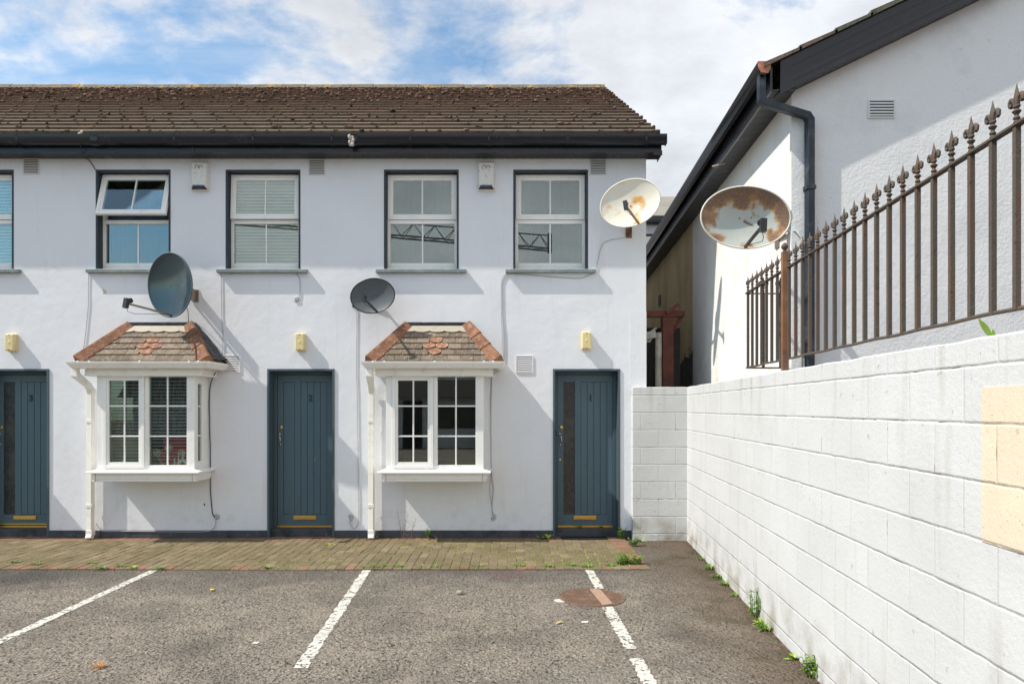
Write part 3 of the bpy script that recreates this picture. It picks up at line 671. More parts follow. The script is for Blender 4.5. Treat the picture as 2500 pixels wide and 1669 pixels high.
# --- doors
def door(cx,num,glazed,label):
    x0,x1=cx-.4085,cx+.4085; YD=9.38
    d=MB(); dx0,dx1=cx-.363,cx+.363; z0,z1=.149,2.123
    yf=YD; rel=.006
    # leaf with separate planks (grooves between)
    gx0=cx-.363+ (1375.5-1361.4)/185.1; gx1_=cx-.363+(1403.3-1361.4)/185.1
    pls=[cx-.363+(u-1361.4)/185.1 for u in (1418,1433.9,1449.7,1465.5,1482)]
    pz0,pz1=.29,2.035
    d.box(dx0,gx0,yf,yf+.045,z0,z1); d.box(gx1_,pls[0]-.001,yf,yf+.045,z0,z1); d.box(pls[-1]+.001,dx1,yf,yf+.045,z0,z1)
    d.box(gx0,gx1_,yf,yf+.045,z0,pz0); d.box(gx0,gx1_,yf,yf+.045,pz1,z1)
    d.box(pls[0]-.001,pls[-1]+.001,yf,yf+.045,z0,pz0-.004); d.box(pls[0]-.001,pls[-1]+.001,yf,yf+.045,pz1+.004,z1)
    for i in range(4): d.box(pls[i]+.003,pls[i+1]-.003,yf+.004,yf+.04,pz0,pz1)
    d.box(pls[0],pls[-1],yf+.018,yf+.03,pz0-.004,pz1+.004)
    if not glazed: d.box(gx0+.005,gx1_-.005,yf+.006,yf+.03,pz0+.005,pz1-.005); d.box(gx0,gx1_,yf+.018,yf+.03,pz0,pz1)
    do=d.build('door',m_door,B,bevel=.0015); do['label']=label
    if glazed:
        p=MB(); p.box(gx0,gx1_,yf+.016,yf+.022,pz0,pz1)
        p.build('wired_glass_pane',MAT('wired_glass'+num,(.030,.027,.024) if num=='1' else (.015,.022,.022),.18 if num=='1' else .12,layers=[((.10,.095,.085),90,.55,.62),((.06,.06,.05),4,.5,.65)],bumps=[(150,.0015,0,'v')]),do)
    f=MB(); f.box(x0,dx0-.003,YD-.02,YD+.06,.10,2.172); f.box(dx1+.003,x1,YD-.02,YD+.06,.10,2.172); f.box(dx0-.003,dx1+.003,YD-.02,YD+.06,2.126,2.172)
    f.build('door_frame',m_dark,do,bevel=.004)
    s=MB()
    s.quad((x0,FY,0),(x0,YD+.05,0),(x0,YD+.05,2.172),(x0,FY,2.172)); s.quad((x1,FY,0),(x1,YD+.05,0),(x1,YD+.05,2.172),(x1,FY,2.172)); s.quad((x0,FY,2.172),(x1,FY,2.172),(x1,YD+.05,2.172),(x0,YD+.05,2.172))
    t_=.025
    s.box(x0-t_,x0+.001,FY-.014,FY+.004,0,2.172+t_); s.box(x1-.001,x1+t_,FY-.014,FY+.004,0,2.172+t_); s.box(x0+.001,x1-.001,FY-.014,FY+.004,2.171,2.172+t_)
    s.build('painted_surround',m_dark,do)
    st=MB(); st.box(x0,x1,FY+.06,YD+.08,0,.115); st.build('step',m_plinth,do,bevel=.008)
    b=MB(); b.box(dx0,dx1,YD-.018,YD-.001,.117,.147)
    if num=='3': b.box(dx0,dx1,YD-.024,YD-.001,.16,.175)
    b.build('threshold_bar',m_brass,do,bevel=.003)
    lx0=cx-.363+(1400.4-1361.4)/185.1; lx1=cx-.363+(1456-1361.4)/185.1
    b=MB(); b.box(lx0,lx1,YD-.010,YD-.001,.222,.275); b.box(lx0+.012,lx1-.012,YD-.016,YD-.009,.230,.266); b.build('letter_plate',m_brass,do,bevel=.002)
    hx=cx-.363+.035
    b=MB(); b.tube([(hx-.008,YD-.002,1.345),(hx-.004,YD-.03,1.340),(hx+.010,YD-.048,1.31),(hx+.016,YD-.050,1.275),(hx+.012,YD-.045,1.24),(hx+.004,YD-.026,1.222),(hx,YD-.002,1.216)],[.006,.006,.0065,.007,.0065,.006,.006],8)
    b.ball((hx-.008,YD-.004,1.347),.014,.005,.016); b.ball((hx,YD-.004,1.213),.014,.005,.016); b.build('handle',m_chrome,do,smooth=True)
    b=MB(); b.xf=Matrix.Translation((hx+.012,YD,1.437))@Matrix.Rotation(R(90),4,'X'); b.lathe([(.021,0),(.021,.006),(.014,.010),(.011,.010),(.010,.004)],16); b.build('cylinder_lock',m_brass,do,auto=40)
    if num=='1':
        b=MB(); b.xf=Matrix.Translation((hx-.004,YD,1.01))@Matrix.Rotation(R(90),4,'X'); b.lathe([(.014,0),(.014,.004),(.006,.006),(.005,.002)],14); b.build('lower_lock',m_brass,do,auto=40)
    if num=='2':
        b=MB()
        for q in range(7): b.ball((cx+.135+random.uniform(-.008,.012),YD-.001,1.03-random.uniform(0,.06)),.009,.002,.013)
        b.build('chipped_hole',MAT('bare_chip',(.18,.18,.17),.6),do,smooth=True)
    # strike plate on the frame
    b=MB(); b.box(x0+.018,x0+.032,YD-.030,YD-.02,1.33,1.39); b.build('strike_plate',m_chrome if num!='1' else m_lnb,do)
    if num in '123':
        cu=bpy.data.curves.new('n','FONT'); cu.body=num; cu.size=.118; cu.extrude=.003; cu.align_x='CENTER'; cu.align_y='CENTER'; cu.offset=.0022
        to=bpy.data.objects.new('n',cu); COL.objects.link(to); bpy.context.view_layer.update()
        me=bpy.data.meshes.new_from_object(to); bpy.data.objects.remove(to)
        me.transform(Matrix.Translation((cx+.072,YD-.004,1.82))@Matrix.Rotation(R(90),4,'X'))
        me.materials.clear(); me.materials.append(m_num)
        o=bpy.data.objects.new('house_number',me); COL.objects.link(o); WM[o.name]=Matrix(); par(o,do)
door(.9645,'1',True,'blue plank door with dark wired glass strip, number 1'); door(-2.729,'2',False,'solid blue plank door, number 2'); door(-6.42,'3',True,'blue plank door with patterned glass strip, number 3'); door(-10.11,'4',True,'blue door beyond the left edge')

# --- air vents on the facade
def vent(cx,zc,w,h,mat,n=6,y=FY,parent=B):
    v=MB(); frame(v,cx-w/2,cx+w/2,zc-h/2,zc+h/2,y-.012,y+.002,.012)
    v.box(cx-w/2+.01,cx+w/2-.01,y-.002,y+.001,zc-h/2+.01,zc+h/2-.01)
    for i in range(n):
        z=zc-h/2+.016+(h-.032)*(i+.5)/n; q=(h-.032)/n
        v.prism([(cx-w/2+.01,y-.0045,z+q*.30),(cx-w/2+.01,y-.012,z-q*.28),(cx-w/2+.01,y-.009,z-q*.36),(cx-w/2+.01,y-.0042,z+q*.15)],(w-.02,0,0))
    vo_=v.build('air_vent',mat,parent)
    k_=MB(); k_.box(cx-w/2+.010,cx+w/2-.010,y-.004,y-.0022,zc-h/2+.010,zc+h/2-.010); k_.build('vent_gap_shade',m_ventdark,vo_)  # dark plate: shade between the louvres put in as colour
    return vo_
m_ventdark=MAT('vent_shadow_gap',(.10,.10,.11),.9)
m_ventg=MAT('vent_grey',(.66,.65,.64),.6); m_ventw=MAT('vent_white',(.78,.78,.80),.5)
for u,v_ in ((77,407),(774,409),(1460,408.5)): vent(fx(u),fz(v_),.215,.205,m_ventg,8)
for u,v_ in ((565.6,888),(1280,889)): vent(fx(u),fz(v_),.222,.222,m_ventw,8)

# --- bay windows
def bay(cx,kind,label):
    YB=8.80; YE=8.72; zt=2.765; ze=2.262
    f=MB()
    z0,z1=.935,2.085
    px=lambda u:(u-1061)/197.3+cx
    pz=lambda v:H+(996-v)/197.3
    # corner posts, head, bottom
    f.box(px(942.4),px(957),YB,YB+.07,z0,z1); f.box(px(1161),px(1180.5),YB,YB+.07,z0,z1)
    f.box(px(957),px(1161),YB+.002,YB+.07,pz(919.5),z1); f.box(px(957),px(1161),YB+.002,YB+.07,z0,pz(1135))
    f.box(px(1058.5),px(1068),YB+.003,YB+.068,pz(1135),pz(919.5))
    # glazing bars of the fixed light
    f.box(px(1113)-.009,px(1113)+.009,YB+.012,YB+.03,pz(1135),pz(919.5))
    for v_ in (990.9,1064.4): f.box(px(1068),px(1161),YB+.013,YB+.029,pz(v_)-.009,pz(v_)+.009)
    # cheeks: frame near the front, panel towards the wall
    for sx in (-1,1):
        xa=cx+sx*.604
        a,b_=sorted((xa,xa-sx*.05))
        for (y0,y1,za,zb) in ((YB+.07,YB+.10,z0,z1),(YB+.22,FY,z0,z1),(YB+.10,YB+.22,z0,z0+.09),(YB+.10,YB+.22,z1-.09,z1)):
            f.box(a,b_,y0,y1,za,zb)
        for v_ in (990.9,1064.4): f.box(a+.016,b_-.016,YB+.10,YB+.22,pz(v_)-.009,pz(v_)+.009)
    bo=f.build('bay_window',m_upvc,B,bevel=.003); bo['label']=label
    for sx in (-1,1):
        p=MB(); xa=cx+sx*.58; p.box(xa-.003,xa+.003,YB+.10,YB+.22,z0+.08,z1-.08); p.build('side_pane',m_glass2,bo)
    # opening casement
    c=MB(); frame(c,px(957.7),px(1058.2),pz(1141.6),pz(914.8),YB-.016,YB+.04,.040,.040,.040)
    frame(c,px(957.7)+.04,px(1058.2)-.04,pz(1141.6)+.04,pz(914.8)-.04,YB-.008,YB+.03,.030,.030,.030)
    c.box(px(1009)-.009,px(1009)+.009,YB+.0,YB+.015,pz(1127.8),pz(928))
    for v_ in (990.9,1064.4): c.box(px(971.7),px(1045.9),YB+.001,YB+.014,pz(v_)-.009,pz(v_)+.009)
    c.build('casement',m_upvc,bo,bevel=.003)
    p=MB(); p.box(px(970),px(1047),YB+.016,YB+.022,pz(1129),pz(927)); mg=m_glass2 if kind=='dark' else m_glass3; p.build('pane',mg,bo)
    p=MB(); p.box(px(1067),px(1160),YB+.032,YB+.038,pz(1136),pz(918)); p.build('pane',mg,bo)
    # floor board inside and head board
    fl=MB(); fl.box(cx-.56,cx+.56,YB+.07,FY+.1,.90,.945); fl.box(cx-.56,cx+.56,YB+.07,FY+.1,2.075,2.09); fl.build('window_board',m_upvc,bo)
    # sill + apron
    pth=[(cx-.603,FY),(cx-.603,YB),(cx+.603,YB),(cx+.603,FY)]
    s=MB(); s.sweep(pth,[(-.04,.905),(.088,.890),(.094,.892),(.094,.908),(.088,.912),(-.04,.945)]); s.build('bay_sill',m_upvc,bo,bevel=.002)
    s=MB(); s.sweep(pth,[(-.03,.785),(.030,.785),(.036,.79),(.036,.800),(.030,.806),(.036,.812),(.040,.82),(.040,.889),(-.03,.902)]); 
    s.box(cx-.6,cx+.6,YB+.03,FY,.787,.80); s.build('apron_panel',m_upvc,bo)
    mj=MAT('joint_grey',(.35,.33,.3),.8)
    for sx in (-1,1):
        j=MB(); j.box(cx+sx*.596-.002,cx+sx*.596+.002,YB-.0425,YB-.040,.786,.889); j.build('apron_joint',mj,bo)
    # fascia box under the gutter + soffit
    s=MB(); s.sweep([(cx-.70,FY),(cx-.70,YE+.04),(cx+.70,YE+.04),(cx+.70,FY)],[(-.02,2.085),(.022,2.085),(.026,2.10),(.018,2.115),(.018,2.19),(-.02,2.19)])
    s.box(cx-.69,cx+.69,YE+.055,FY,2.086,2.10); s.build('bay_fascia',m_upvc2,bo,bevel=.002)
    # gutter
    gp_=[(0,2.245),(.0,2.20),(.018,2.180),(.050,2.172),(.075,2.185),(.082,2.205),(.100,2.225),(.108,2.245),(.108,2.258),(.100,2.258),(.098,2.245),(.08,2.22),(.06,2.19),(.02,2.19),(.008,2.245)]
    gm=MB(); gm.sweep([(cx-.765,FY-.005),(cx-.765,YE-.00),(cx+.765,YE-.00),(cx+.765,FY-.005)],gp_); gu=gm.build('bay_gutter',m_upvc2,bo,auto=35)
    for dx in (-.73,-.59,.02,.62,.73):
        c=MB(); pr=[(a*1.05-.002,z-.002) for a,z in gp_[1:9]]; pr+=[(a-.010,z+.006) for a,z in reversed(pr[1:])]
        c.sweep([(cx+dx-.012,YE),(cx+dx+.012,YE)],pr); c.build('gutter_clip',m_upvc,gu)
    # downpipe
    dx=cx-.845 if kind=='dark' else cx-.875
    dp=MB(); dp.tube([(dx+.06,YE-.01,2.19),(dx+.06,YE-.01,2.10),(dx+.01,9.05,1.985),(dx,9.125,1.93),(dx,9.125,.12)],.0325,square=True)
    for z in (1.50,.42): dp.box(dx-.038,dx+.038,9.087,9.163,z,z+.045)
    dp.box(dx-.042,dx+.042,9.083,9.167,1.90,1.945)
    dp.box(dx-.040,dx+.040,9.085,9.165,.06,.13)
    dp.tube([(dx,9.125,.12),(dx,9.12,.07),(dx+.002,9.09,.02)],[.034,.035,.036],square=True); dp.build('downpipe',m_upvc2,bo,bevel=.004)
    # --- bay roof
    ew,tw=.800,.405
    A=Vector((cx,YE,ze)); T=Vector((cx,FY,zt)); s_=T-A; sl_=s_.length; u_=s_/sl_; n_=Vector((0,-u_.z,u_.y))
    hw=lambda b:ew+(tw-ew)*b/sl_
    P=lambda x,b,n: Vector((cx+x,YE,ze))+u_*b+n_*n
    r=MB(); rnd=random.Random(int(cx*10)); GA=.108
    r.col=(.16,.13,.10); r.add([P(-ew,0,-.004),P(ew,0,-.004),P(tw,sl_,-.004),P(-tw,sl_,-.004),P(-ew,0,-.03),P(ew,0,-.03),P(tw,sl_,-.03),P(-tw,sl_,-.03)],[(0,1,2,3),(7,6,5,4),(0,4,5,1),(1,5,6,2),(2,6,7,3),(3,7,4,0)])
    reds=MB(); W=.162
    redcells={(1,'c'):0,(3,'c'):0,(2,'l'):0,(2,'r'):0}
    for k in range(5):
        b0=k*GA-.006; b1=b0+GA+.03; h0=hw(k*GA+.03)-.01
        centred=(k%2==1)
        i=-7
        while i<8:
            xc=i*W if centred else (i+.5)*W
            i+=1
            x0,x1=xc-W/2+.002,xc+W/2-.002
            isred=(k in (1,3) and abs(xc)<.01) or (k==2 and abs(abs(xc)-W/2)<.01)
            x0c,x1c=max(x0,-h0),min(x1,h0)
            if x1c-x0c<.02: continue
            th=.022; lf=.030+rnd.uniform(-.002,.002); k_=rnd.uniform(.75,1.2); sh=rnd.uniform(-.002,.002)
            if isred:
                # scalloped terracotta tile: semicircle nose
                pts=[]; n=10
                for q in range(n+1):
                    a=math.pi*q/n; pts.append((xc-W/2*.97*math.cos(a),b0+.06-.062*math.sin(a)))
                pts+= [(xc+W/2*.97,b1),(xc-W/2*.97,b1)]
                top=[P(x,b,lf+.004-(b-b0)*.14) for x,b in pts]; reds.prism([p-n_*.018 for p in top],n_*.018)
            else:
                r.col=(.195*k_,.155*k_,.12*k_)
                vs=[P(x0c,b0+sh,lf-th),P(x1c,b0+sh,lf-th),P(x1c,b1,.0),P(x0c,b1,.0),P(x0c,b0+sh,lf),P(x1c,b0+sh,lf),P(x1c,b1,.012),P(x0c,b1,.012)]
                r.add(vs,[(0,3,2,1),(4,5,6,7),(0,1,5,4),(1,2,6,5),(2,3,7,6),(3,0,4,7)])
    # side slopes
    for sx in (-1,1):
        a=Vector((cx+sx*ew,YE,ze)); b=Vector((cx+sx*ew,FY,ze)); c=Vector((cx+sx*tw,FY,zt))
        nn=(b-a).cross(c-a).normalized(); nn=nn if nn.z>0 else -nn
        r.col=(.16,.13,.10); r.prism([a,b,c],-nn*.025)
        for k in range(5):
            t0,t1=k/6.2,(k+1)/6.2
            lerp=lambda p,q,t:p+(q-p)*t
            y0=lerp(a,c,t0); y1=lerp(b,c,t0); y2=lerp(b,c,min(1,t1+.05)); y3=lerp(a,c,min(1,t1+.05))
            m=4
            for q in range(m):
                p0=lerp(y0,y1,q/m+.004); p1=lerp(y0,y1,(q+1)/m-.004); p2=lerp(y3,y2,(q+1)/m-.004); p3=lerp(y3,y2,q/m+.004)
                k_=rnd.uniform(.7,1.1); r.col=(.30*k_,.22*k_,.15*k_)
                r.add([p0+nn*.006,p1+nn*.006,p2,p3,p0+nn*.018,p1+nn*.018,p2+nn*.010,p3+nn*.010],[(0,3,2,1),(4,5,6,7),(0,1,5,4),(1,2,6,5),(2,3,7,6),(3,0,4,7)])
    ro=r.build('bay_roof',m_btile,bo)
    reds.build('scalloped_tile_motif',m_terra2,bo)
    # scalloped lead at the top
    ld=MB(); bt=5*GA-.012; n=5; hw0=hw(bt)-.02
    pts=[(-hw(sl_-.055),sl_-.055),(hw(sl_-.055),sl_-.055),(hw0,bt+.02)]
    for q in range(n):
        xa=hw0-2*hw0*q/n; xb=hw0-2*hw0*(q+1)/n
        for w_ in range(1,7):
            a=math.pi*w_/7; pts.append((xa+(xb-xa)*(1-math.cos(a))/2,bt+.02-.03*math.sin(a)))
        pts.append((xb,bt+.02))
    top=[P(x,b,.034-.01*(b-bt)) for x,b in pts]; ld.prism([p-n_*.006 for p in top],n_*.006); ld.build('lead_flashing',m_lead,bo)
    bf=MB(); yb=FY-.012
    bf.prism([(cx-tw-.035,yb,zt-.07),(cx-tw-.015,yb,zt+.034),(cx+tw+.015,yb,zt+.034),(cx+tw+.035,yb,zt-.07)],(0,.012,0))
    for sx in (-1,1):
        bf.prism([(cx+sx*(tw+.015),yb-.002,zt+.033),(cx+sx*(ew+.055),yb-.002,ze-.0),(cx+sx*(ew-.03),yb-.002,ze-.0),(cx+sx*(tw-.06),yb-.002,zt-.06)],(0,.013,0))
        if kind!='dark' and sx==1:   # loose felt sheet lying on the right slope
            a=Vector((cx+ew+.03,YE+.10,ze+.02)); b=Vector((cx+ew+.05,FY-.01,ze+.03)); c=Vector((cx+tw+.03,FY-.01,zt+.03)); d=Vector((cx+tw+.05,FY-.12,zt-.05))
            N=9; vs=[]; 
            for i in range(N+1):
                for j_ in range(N+1):
                    s1,t1=i/N,j_/N; p=(a*(1-s1)+b*s1)*(1-t1)+(d*(1-s1)+c*s1)*t1
                    p=p+Vector((.5,-.2,.6))*(.022+.03*mnoise.noise(p*14)); vs.append(p)
            bf.add(vs,[(i*(N+1)+j_,(i+1)*(N+1)+j_,(i+1)*(N+1)+j_+1,i*(N+1)+j_+1) for i in range(N) for j_ in range(N)])
    bf.build('felt_upstand',m_felt,bo,auto=30)
    # hip tiles
    for sx in (-1,1):
        a=Vector((cx+sx*(ew+.005),YE-.015,ze+.028)); c=Vector((cx+sx*(tw-.012),FY-.02,zt+.020))
        d=(c-a); Ln=d.length; d.normalize(); side=d.cross(Vector((0,0,1))).normalized(); up=side.cross(d).normalized()
        if up.z<0: up=-up
        h=MB(); cuts=[0,.36,.66,1.0] if sx>0 else [0,.98,1.0]
        for q in range(len(cuts)-1):
            s0,s1=cuts[q]*Ln-(.012 if q else 0),cuts[q+1]*Ln
            if s1-s0<.03: continue
            def ring(s,grow):
                w1=.092+grow; 
                pts=[(-w1,-.075),(-w1*.97,-.045),(-w1*.16,.036+grow),(-.0,.041+grow),(w1*.16,.036+grow),(w1*.97,-.045),(w1,-.075)]
                return [a+d*s+side*x+up*z for x,z in pts]
            r0=ring(s0,.010-.004*q*0+.004); r1=ring(s1,.0); n=7
            h.add(r0+r1,[(i,i+1,n+i+1,n+i) for i in range(n-1)]+[(n-1,0,n,2*n-1),tuple(range(n)),tuple(range(n,2*n))])
        h.build('hip_tile',m_terra,bo,bevel=.005,auto=28)
    return bo
b2=bay(-.958,'dark','right bay window with dark glass'); b1=bay(-4.534,'blinds','left bay window with venetian blinds'); bay(-8.2,'dark','bay window beyond the left edge')
# things standing in the left bay
bx=-4.534
bl=MB(); z=.96
while z<2.06:
    for a,c in ((bx-.53,bx-.02),(bx+.01,bx+.55)):
        bl.prism([(a,8.905,z),(a,8.93,z+.001),(a,8.93,z+.005),(a,8.905,z+.004)],(c-a,0,0))
    z+=.0425
bo_=bl.build('venetian_blind',m_blindw,b1)
nc=MB(); N=60
vs=[];fs=[]
for i in range(N+1):
    x=bx-.56+1.12*i/N; y=9.03+.018*math.sin(i*1.3)
    vs+=[(x,y,1.32+.012*abs(math.sin(i*.9))),(x,y,2.07)]
nc.add(vs,[(2*i,2*i+2,2*i+3,2*i+1) for i in range(N)]); nc.build('lace_curtain',m_netc,b1,smooth=True)
bc=MB(); bc.box(bx-.58,bx-.22,9.06,9.075,.95,2.07); bc.build('side_blind',MAT('cream_blind',(.42,.41,.33),.8),b1)
dk=MB(); dk.box(bx-.6,bx+.6,9.45,9.46,.6,2.1); dk.build('dark_backing',MAT('dark_backing',(.012,.010,.012),.9),b1)  # near-black flat sheet across the bay, behind the armchair
ch=empty('armchair',(bx+.35,9.28,.955),'red armchair seen through the left bay window','armchair')
c=MB(); c.box(bx+.02,bx+.52,9.16,9.30,.95,1.42); c.build('backrest',m_red,ch,bevel=.04,bseg=3)
c=MB(); c.box(bx+.02,bx+.52,9.30,9.44,.955,1.0); c.build('seat',m_red,ch,bevel=.03)
for sx in (0,1):
    c=MB(); c.box(bx-.02+sx*.50,bx+.06+sx*.50,9.16,9.44,.955,1.15); c.build('armrest',m_red,ch,bevel=.02)
# ornaments
def arch(x,y,z):
    e=empty('candle_arch',(x,y,z),'white wooden candle arch in the left bay window','ornament')
    a=MB(); a.prism([(x-.105,y,z),(x-.075,y,z),(x,y,z+.085),(x+.075,y,z),(x+.105,y,z),(x+.02,y,z+.11),(x-.02,y,z+.11)],(0,.03,0)); a.build('arch',m_ornament,e,bevel=.003)
    for dx,dz in ((-.105,.05),(-.055,.085),(0,.12),(.055,.085),(.105,.05)):
        k=MB(); k.lathe([(.009,dz-.025),(.009,dz+.06),(.003,dz+.075)],10,(x+dx,y+.015,z)); k.build('candle',m_ornament,e)
arch(bx+.415,8.885,.945)
def globes(x,y,z):
    e=empty('globe_ornament',(x,y,z),'ornament of three wire globes on curled stems in the left bay window','ornament')
    for dx,dz in ((-.12,.19),(.03,.245),(.19,.18)):
        k=MB(); r=.044
        for q in range(7):
            t=Matrix.Translation((x+dx,y,z+dz))@Matrix.Rotation(q*.9,4,'Z')@Matrix.Rotation(q*1.3,4,'X')
            k.tube([t@Vector((r*math.cos(a*math.pi/8),r*math.sin(a*math.pi/8),0)) for a in range(17)],.0032,5)
        k.build('wire_globe',m_ornament,e)
        k=MB(); k.tube([(x+dx,y,z+dz-.04),(x+dx*.9+.02,y,z+dz-.09),(x+dx*.4,y,z+.04),(x+dx*.2,y,z)],.003,6); k.build('stem',m_ornament,e)
    k=MB(); k.lathe([(.05,0),(.05,.008),(.01,.015)],14,(x,y,z)); k.build('base',m_ornament,e)
globes(bx+.18,8.96,.945)
e=empty('figurine',(bx-.33,8.9,.945),'small white bird figurine in the left bay window','ornament')
k=MB(); k.ball((bx-.33,8.9,.985),.05,.03,.04,12,8); k.ball((bx-.375,8.9,1.005),.022,.018,.022,10,6); k.build('body',m_ornament,e,smooth=True)
k=MB()
for q in range(5): k.tube([(bx-.33,8.9,1.015),(bx-.345+.012*q,8.9,1.04),(bx-.36+.02*q,8.9,1.05)],.004,6)
k.build('crest',m_ornament,e)

# ------------------------------------------------------------------ fittings on the facade
def alarm(cx,label):
    e=empty('alarm_box',(cx,FY,4.5),label,'alarm box','alarm boxes under the eaves')
    z0,z1=fz(463,9.12),fz(392.5,9.12); w=.113
    m=MB(); m.box(cx-w,cx+w,FY-.02,FY,z0,z1)
    m.add([(cx-w,FY-.02,z0),(cx+w,FY-.02,z0),(cx+w,FY-.02,z1),(cx-w,FY-.02,z1),(cx-w*.82,FY-.075,z0+.045),(cx+w*.82,FY-.075,z0+.045),(cx+w*.82,FY-.06,z1-.015),(cx-w*.82,FY-.06,z1-.015)],[(4,5,6,7),(0,1,5,4),(1,2,6,5),(2,3,7,6),(3,0,4,7)])
    m.build('cover',m_box,e,bevel=.005)
    m=MB(); m.add([(cx-w*.75,FY-.072,z0+.050),(cx+w*.75,FY-.072,z0+.050),(cx+w*.86,FY-.045,z0+.012),(cx-w*.86,FY-.045,z0+.012),(cx-w*.62,FY-.079,z0+.060),(cx+w*.62,FY-.079,z0+.060),],[(0,1,2,3),(4,5,1,0)]); m.box(cx-w*.7,cx+w*.7,FY-.078,FY-.05,z0+.014,z0+.052); m.build('blue_lens',m_lens,e,bevel=.004)
    m=MB()
    for dx in (-.03,.022):
        m.tube([(cx+dx-.022,FY-.067,z1-.10),(cx+dx-.012,FY-.066,z1-.062),(cx+dx+.006,FY-.065,z1-.048),(cx+dx+.02,FY-.066,z1-.06),(cx+dx+.022,FY-.067,z1-.09)],.0028,5)
    m.build('faded_logo',m_ink,e)
    return e
alarm(fx(484,9.12),'white alarm box between the open window and the blind window')
ab=alarm(fx(1187,9.12),'worn white alarm box between the two right upper windows')
def bulkhead(u,v,label):
    cx,cz=fx(u,9.12),fz(v,9.12)
    e=empty('wall_light',(cx,FY,cz),label,'wall light','wall lights above the doors')
    m=MB(); m.box(cx-.062,cx+.062,FY-.03,FY,cz-.114,cz+.114); m.build('base',m_cream,e,bevel=.01,bseg=3)
    m=MB(); m.box(cx-.058,cx+.058,FY-.085,FY-.03,cz-.109,cz+.109); m.build('lens',m_cream,e,bevel=.014,bseg=4)
    for s in (-1,1):
        k=MB(); k.xf=Matrix.Translation((cx,FY-.0855,cz+s*.095))@Matrix.Rotation(R(90),4,'X'); k.lathe([(.007,0),(.007,.002),(.003,.003)],10); k.build('screw',m_rust,e)
    k=MB(); k.ball((cx,FY-.083,cz),.024,.005,.030,16,8); k.build('bulb_bulge',m_cream,e,smooth=True)
bulkhead(22.5,835.5,'cream bulkhead light above door 3'); bulkhead(731.2,834.3,'cream bulkhead light above door 2'); bulkhead(1432,831,'cream bulkhead light above door 1')

def cable(pts,mat,label,r=.0042,y=FY-.008,clips=True,name='cable'):
    P=[Vector((fx(p[0],p[2] if len(p)>2 else y),p[2] if len(p)>2 else y,fz(p[1],p[2] if len(p)>2 else y))) for p in pts]
    out=[P[0]]
    for i in range(len(P)-1):     # Catmull-Rom
        p0=P[max(0,i-1)];p1=P[i];p2=P[i+1];p3=P[min(len(P)-1,i+2)]
        for t in (.2,.4,.6,.8,1):
            q=.5*((2*p1)+(p2-p0)*t+(2*p0-5*p1+4*p2-p3)*t*t+(-p0+3*p1-3*p2+p3)*t**3); q.y=min(q.y,FY-r); 
            q.x+=.0015*math.sin(q.z*17); out.append(q)
    m=MB(); m.tube(out,r,7); return tag(m.build(name,mat,smooth=True),label,'cable')
G,K=m_cable_g,m_cable_k
cable([(216.4,666),(215.5,700),(214.6,757),(204,854)],G,'thin grey cable hanging beside the left bay roof',.004)
cable([(540,671.6),(540.5,720),(541,760),(544.5,814),(544,850),(543.6,884)],G,'grey cable from the blind window down to the left vent')
cable([(560,668),(600,667),(690,667),(722,668),(732,686),(732,715),(728,728),(722,731)],G,'grey cable curling under the blind window sill',.0045)
cable([(527,908,9.05),(514.5,936),(511,984),(512,1049),(513.5,1120),(513.5,1190),(517.5,1244),(521,1257),(527.8,1265),(535,1263)],K,'black cable right of the left bay window',.006)
cable([(527,1266),(526,1280),(521,1288),(508,1296),(470,1297.5),(400,1297),(300,1296),(255,1296),(242,1288),(234,1275)],G,'grey cable along the plinth under the left bay',.004,y=FY-.017)
cable([(871,751),(871,800),(870,900),(872,960),(873,1025),(875,1150),(876,1252),(874.7,1277),(864,1289.6),(855,1277),(857,1266),(862,1262)],G,'grey cable from the mesh dish down to the ground box')
cable([(1531,578.6,9.12),(1510,583),(1491.6,585.8),(1478,590),(1470,597),(1464,615),(1459,640),(1452,664),(1440,671),(1416.5,679),(1380,678),(1343,675.5),(1290,671),(1234,668)],G,'grey cable looping from the rusty cream dish under the right sill')
cable([(1245,667),(1234,669),(1226,680),(1224,700),(1224.4,764),(1226,820),(1228,850),(1230,884)],G,'grey cable running down to the right bay roof')
cable([(1247,668),(1236,671),(1228,684),(1226.5,700),(1227,764),(1231,815),(1232,850),(1230.5,884)],G,'second grey cable beside the right bay roof',.004)
cable([(1214,906,9.0),(1202,920),(1199.5,960),(1198.5,1036),(1200,1150),(1204.7,1193),(1201,1234),(1204,1255)],G,'grey cable right of the right bay window',.0055)
cable([(1214,907,9.0),(1200,922),(1197.5,970),(1198,1040),(1199,1150),(1196,1190),(1200,1234),(1203,1258)],G,'second grey cable right of the right bay window',.0035)
cable([(195,329,8.86),(196,350,8.9),(200,372,8.95),(209,384,9.15),(218,393),(227,405),(233,415)],K,'black cable dropping from the gutter to the open window',.005)
cable([(448,735,8.95),(459,760,9.15),(461,800),(463,815),(480,840,9.0),(510,868,8.9),(530,884,8.95),(533,885,9.1)],K,'black cable from the slate dish over the left bay roof',.004)
k_=MB()
for q in range(7): k_.ball((fx(195,8.86)+random.uniform(-.03,.03),8.87,5.115+random.uniform(-.03,.02)),.02,.015,.022,7,4)
tag(k_.build('cable_knot',MAT('cream_knot',(.55,.45,.30),.8),smooth=True),'cream knot of old cable on the gutter above the open window','cable')
